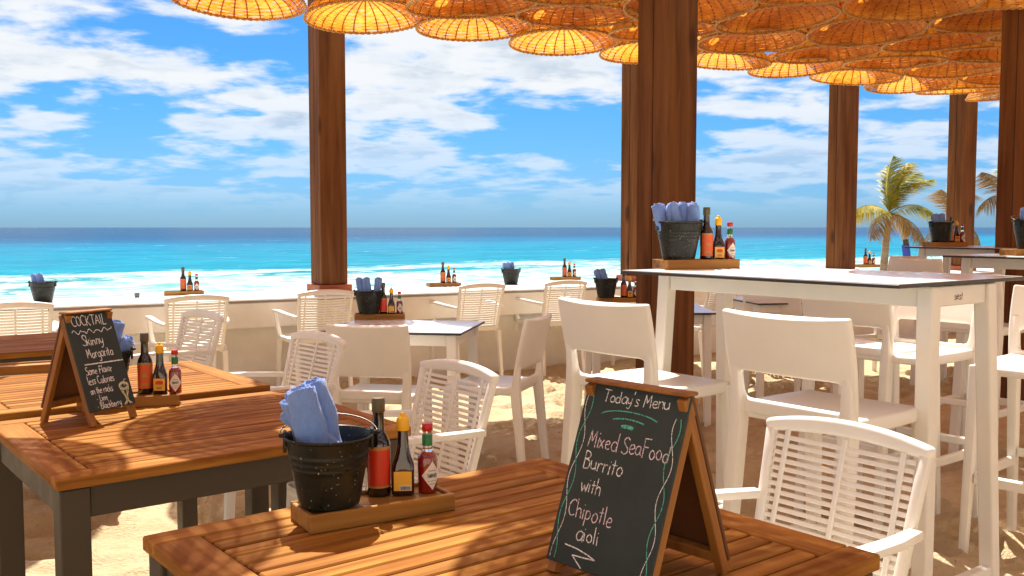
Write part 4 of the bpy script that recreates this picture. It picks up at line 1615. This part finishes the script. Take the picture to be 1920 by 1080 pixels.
# on the dining table behind the plain chair
q = P(712, 598, .745)
put(TRAY, 'wooden tray on the white dining table with the dark edge', (q.x, q.y, .745), R(8))
k_ = q + Vector((-.062, -.02, 0))
put(BUCKET, 'dark bucket on the white dining table', (k_.x, k_.y, .745 + .0345), R(15), .98)
for nm, dx_, dy_, td, tl, wch in (('left', -.034, -.01, 175, 9, 0), ('middle', .0, -.022, 170, 4, 1), ('right', .040, .0, 20, 8, 2)):
    napkin(f'{nm} rolled napkin in the bucket on the white dining table', (k_.x + dx_, k_.y + dy_, .83), R(td), R(tl), dx_ * 40, wch, .95)
trio('on the white dining table', q.x + .070, q.y + .01, .745 + TT + .001, R(5), R(8), .98, False, .05)

# on the counter
def counter_trio(px, py, where, tilt=0.0, sc=1.04):
    q_ = P(px, py, TH)
    put(TRAY, 'wooden tray ' + where, (q_.x, q_.y, TH), WU - R(8), sc)
    trio(where, q_.x + .045, q_.y + .02, TH + TT * sc + .001, R(8), WU - R(20), sc, True, .052)


counter_trio(345, 553, 'on the left part of the sea wall')
counter_trio(832, 537, 'on the sea wall right of the left post')
counter_trio(1060, 525, 'on the sea wall left of the middle posts')
counter_trio(1625, 501, 'on the sea wall below the palms', sc=1.2)


def counter_bucket(px, py, where, z=TH, sc=1.06, spread=1.0, tilts=((-.012, -.008, 178, 20, 0), (.018, -.018, 172, 12, 1))):
    q_ = P(px, py, z)
    put(BUCKET, 'dark bucket with napkins ' + where, (q_.x, q_.y, z), R(15), sc)
    for n_, (dx_, dy_, td, tl, wch) in zip(('upper left', 'lower right', 'hindmost'), tilts):
        napkin(f'{n_} rolled napkin in the bucket ' + where, (q_.x + dx_, q_.y + dy_, z + .045), R(td), R(tl), dx_ * 60, wch, 1.0)


counter_bucket(81, 566, 'at the left end of the sea wall')
counter_bucket(958, 533, 'on the sea wall beyond the slatted chairs', tilts=((-.010, -.006, 178, 20, 0), (.012, -.018, 172, 14, 1), (.03, .01, 160, 8, 2)))
q = P(1158, 566, .745)
put(TRAY, 'wooden tray on the dining table behind the menu board stool', (q.x, q.y, .745), R(5))
counter_bucket(1136, 558, 'left of the widest post', z=.7795, sc=1.0, tilts=((-.002, -.006, 178, 24, 0), (.022, -.016, 174, 18, 1)))
trio('just left of the widest post', q.x + .090, q.y + .01, .745 + TT + .001, R(5), R(4), 1.0, True, .045)
q = P(257, 558, TH)
tag(ob('socket_box', MB().box(-.018, .018, -.018, .018, 0, .04).box(-.012, .012, -.021, -.018, .01, .03).mesh('socket_box', M['grey_box'], bevel=.003), loc=(q.x, q.y, TH), rot=(0, 0, WU)), 'tiny grey box on the white counter left of the bottles', 'box')
# on the farther bar tables
q = P(1905, 478, HB)
q = Vector((2.96, 5.46, HB))
put(TRAY, 'wooden tray at the right edge below a large bucket', (q.x, q.y, HB), R(12), 1.1)
put(BUCKET, 'dark bucket cut by the right edge of the picture', (q.x - .02, q.y - .02, HB + .037), R(15), 1.15)
for nm, dx_, dy_, td, tl, wch in (('left', -.035, -.01, 175, 6, 0), ('right', .025, -.02, 100, 3, 1), ('middle', .0, .03, 90, 4, 2)):
    napkin(f'{nm} pale napkin in the bucket at the right edge', (q.x - .02 + dx_, q.y - .02 + dy_, HB + .085), R(td), R(tl), dx_ * 40, wch, 1.05)
q = Vector((3.56, 7.90, HB))
put(TRAY, 'wooden tray on the farthest high table', (q.x, q.y, HB), R(12), 1.1)
put(BUCKET, 'dark bucket on the farthest high table before the palms', (q.x - .045, q.y - .02, HB + .037), R(15), 1.15)
napkin('pale napkin standing in the bucket on the farthest high table', (q.x - .07, q.y - .02, HB + .085), R(170), R(8), 0, 0, 1.05)
napkin('second pale napkin in the bucket on the farthest high table', (q.x - .035, q.y - .03, HB + .085), R(120), R(4), 0, 1, 1.05)
trio('on the farthest high table', q.x + .10, q.y + .02, HB + TT * 1.1 + .001, R(5), R(12), 1.1, True, .05)
# far dining table under the high table
q = P(1432, 566, .745)
put(BUCKET, 'dark bucket far off on a low table under the high table', (2.02, 7.45, .745), R(15), 1.05)
put(TRAY, 'wooden tray on the low far table under the high table', (2.25, 7.40, .745), R(10), 1.0)

for pr in PROTOS:                            # the patterns the copies came from
    for ch in pr.children_recursive:
        bpy.data.objects.remove(ch)
    bpy.data.objects.remove(pr)

# ------------------------------------------------------------------ palms on the beach
def frond_mesh(ln, droop, wind, seed, leaf=0.55, mname='frond'):
    rg = random.Random(seed)
    mb = MB()
    n = 44
    pts = []
    for i in range(n + 1):
        f = i / n
        pts.append(Vector((ln * f * (1 - .18 * droop * f), 0, ln * (.55 * f - (.30 + .55 * droop) * f * f))))
    mb.tube(pts, [.020 * (1 - .85 * i / n) for i in range(n + 1)], 4)
    for i in range(2, n + 1):
        f = i / n
        L = leaf * (math.sin(math.pi * min(1, f * .9 + .12)) ** .7) * rg.uniform(.8, 1.1)
        tdir = (pts[i] - pts[i - 1]).normalized()
        for s_ in (-1, 1):
            for rep in range(2):
                base = pts[i] - tdir * rep * ln / n * .5
                d = (tdir * .75 + Vector((0, s_ * .75, -.25 - .3 * f)) + wind * 0.35 + Vector((rg.uniform(-.15, .15), rg.uniform(-.15, .15), rg.uniform(-.2, .1)))).normalized()
                tip = base + d * L * .85 + Vector((0, 0, -.50 * L))
                mid = base + d * L * .5 + Vector((0, 0, -.10 * L))
                wv = d.cross(Vector((0, 0, 1))).normalized() * .0125
                o_ = len(mb.v)
                mb.v += [tuple(base - wv * .5), tuple(base + wv * .5), tuple(mid + wv), tuple(mid - wv), tuple(tip)]
                mb.f += [(o_, o_ + 1, o_ + 2, o_ + 3), (o_ + 3, o_ + 2, o_ + 4)]
    return mb.mesh('frond', M[mname])


def palm(label, x, y, z0, zc, fronds, seed, lean=(0, 0), tr=.12):
    t = thing('palm_tree', label, 'palm tree', (x, y, z0), 0, 'palm trees on the beach')
    hgt = zc - z0
    pts = [(lean[0] * (i / 8) ** 2, lean[1] * (i / 8) ** 2, hgt * i / 8) for i in range(9)]
    rr = [tr * (1.25 - .45 * i / 8) * (1 + .06 * (i % 2)) for i in range(9)]
    ob('trunk', MB().tube(pts, rr, 10).mesh('trunk', M['trunk'], smooth=True), t)
    rg = random.Random(seed)
    for az, up, ln, dr, mm in fronds:
        wl = Matrix.Rotation(R(-az), 3, 'Z') @ Vector((1, 0, 0))
        me = frond_mesh(ln, dr, wl, rg.randint(0, 999), leaf=.80, mname=mm)
        ob('frond', me, t, loc=(lean[0], lean[1], hgt), rot=(0, -R(up), R(az)))
    return t


pz = -2.0
palm('tallest palm with yellow green windblown fronds behind the counter', 12.35, 32, pz, 1.75,
     [(40, 80, 2.1, .35, 'frond'), (20, 64, 2.2, .55, 'frond'), (80, 74, 1.9, .45, 'frond'), (-20, 50, 2.0, .75, 'frond'), (5, 72, 2.0, .5, 'frond'),
      (-50, 62, 1.9, .7, 'frond'), (195, 8, 1.8, .8, 'frond'), (-5, 10, 1.6, .7, 'frond'), (30, -20, 1.5, .8, 'frond_dry'), (-40, -38, 1.7, .5, 'frond_dry'), (215, -25, 1.5, .9, 'frond_dry')], 3, (.18, 0))
palm('drooping dry palm between the bucket and the tallest palm', 15.35, 33, pz, 1.6,
     [(150, 70, 1.2, .5, 'frond_dry'), (60, 76, 1.7, .4, 'frond'), (190, -45, 2.0, .5, 'frond_dry'), (230, -30, 1.7, .6, 'frond_dry'), (0, -40, 1.6, .6, 'frond_dry'), (300, -50, 1.8, .5, 'frond_dry'), (20, 50, 1.3, .5, 'frond_dry')], 8, (-.25, 0), .10)
palm('palm beside the far post with bushy fronds to its right', 16.85, 33, pz, 2.1,
     [(40, 75, 1.8, .5, 'frond'), (0, 55, 2.0, .8, 'frond'), (-30, 35, 1.9, .9, 'frond'), (90, 70, 1.7, .5, 'frond'), (-60, 20, 1.7, .9, 'frond_dry'), (180, 55, 1.7, .7, 'frond_dry'), (20, 5, 1.7, 1.0, 'frond'), (200, 10, 1.6, .9, 'frond_dry'), (-10, -30, 1.6, .8, 'frond_dry')], 14, (.2, 0), .11)
st = thing('leaning_trunk', 'dark leaning trunk wrapped in blue beside the tallest palm', 'tree trunk', (13.0, 31.5, pz))
ob('bark', MB().tube([(.25, 0, 0), (.12, 0, 1.0), (-.02, 0, 2.2), (-.10, 0, 2.9)], [.11, .10, .09, .09], 9).mesh('bark', M['trunk_dark'], smooth=True), st)
ob('blue_wrap', MB().tube([(-.02, 0, 2.18), (-.10, 0, 2.72)], [.125, .12], 10).mesh('blue_wrap', M['blue_wrap'], smooth=True), st)
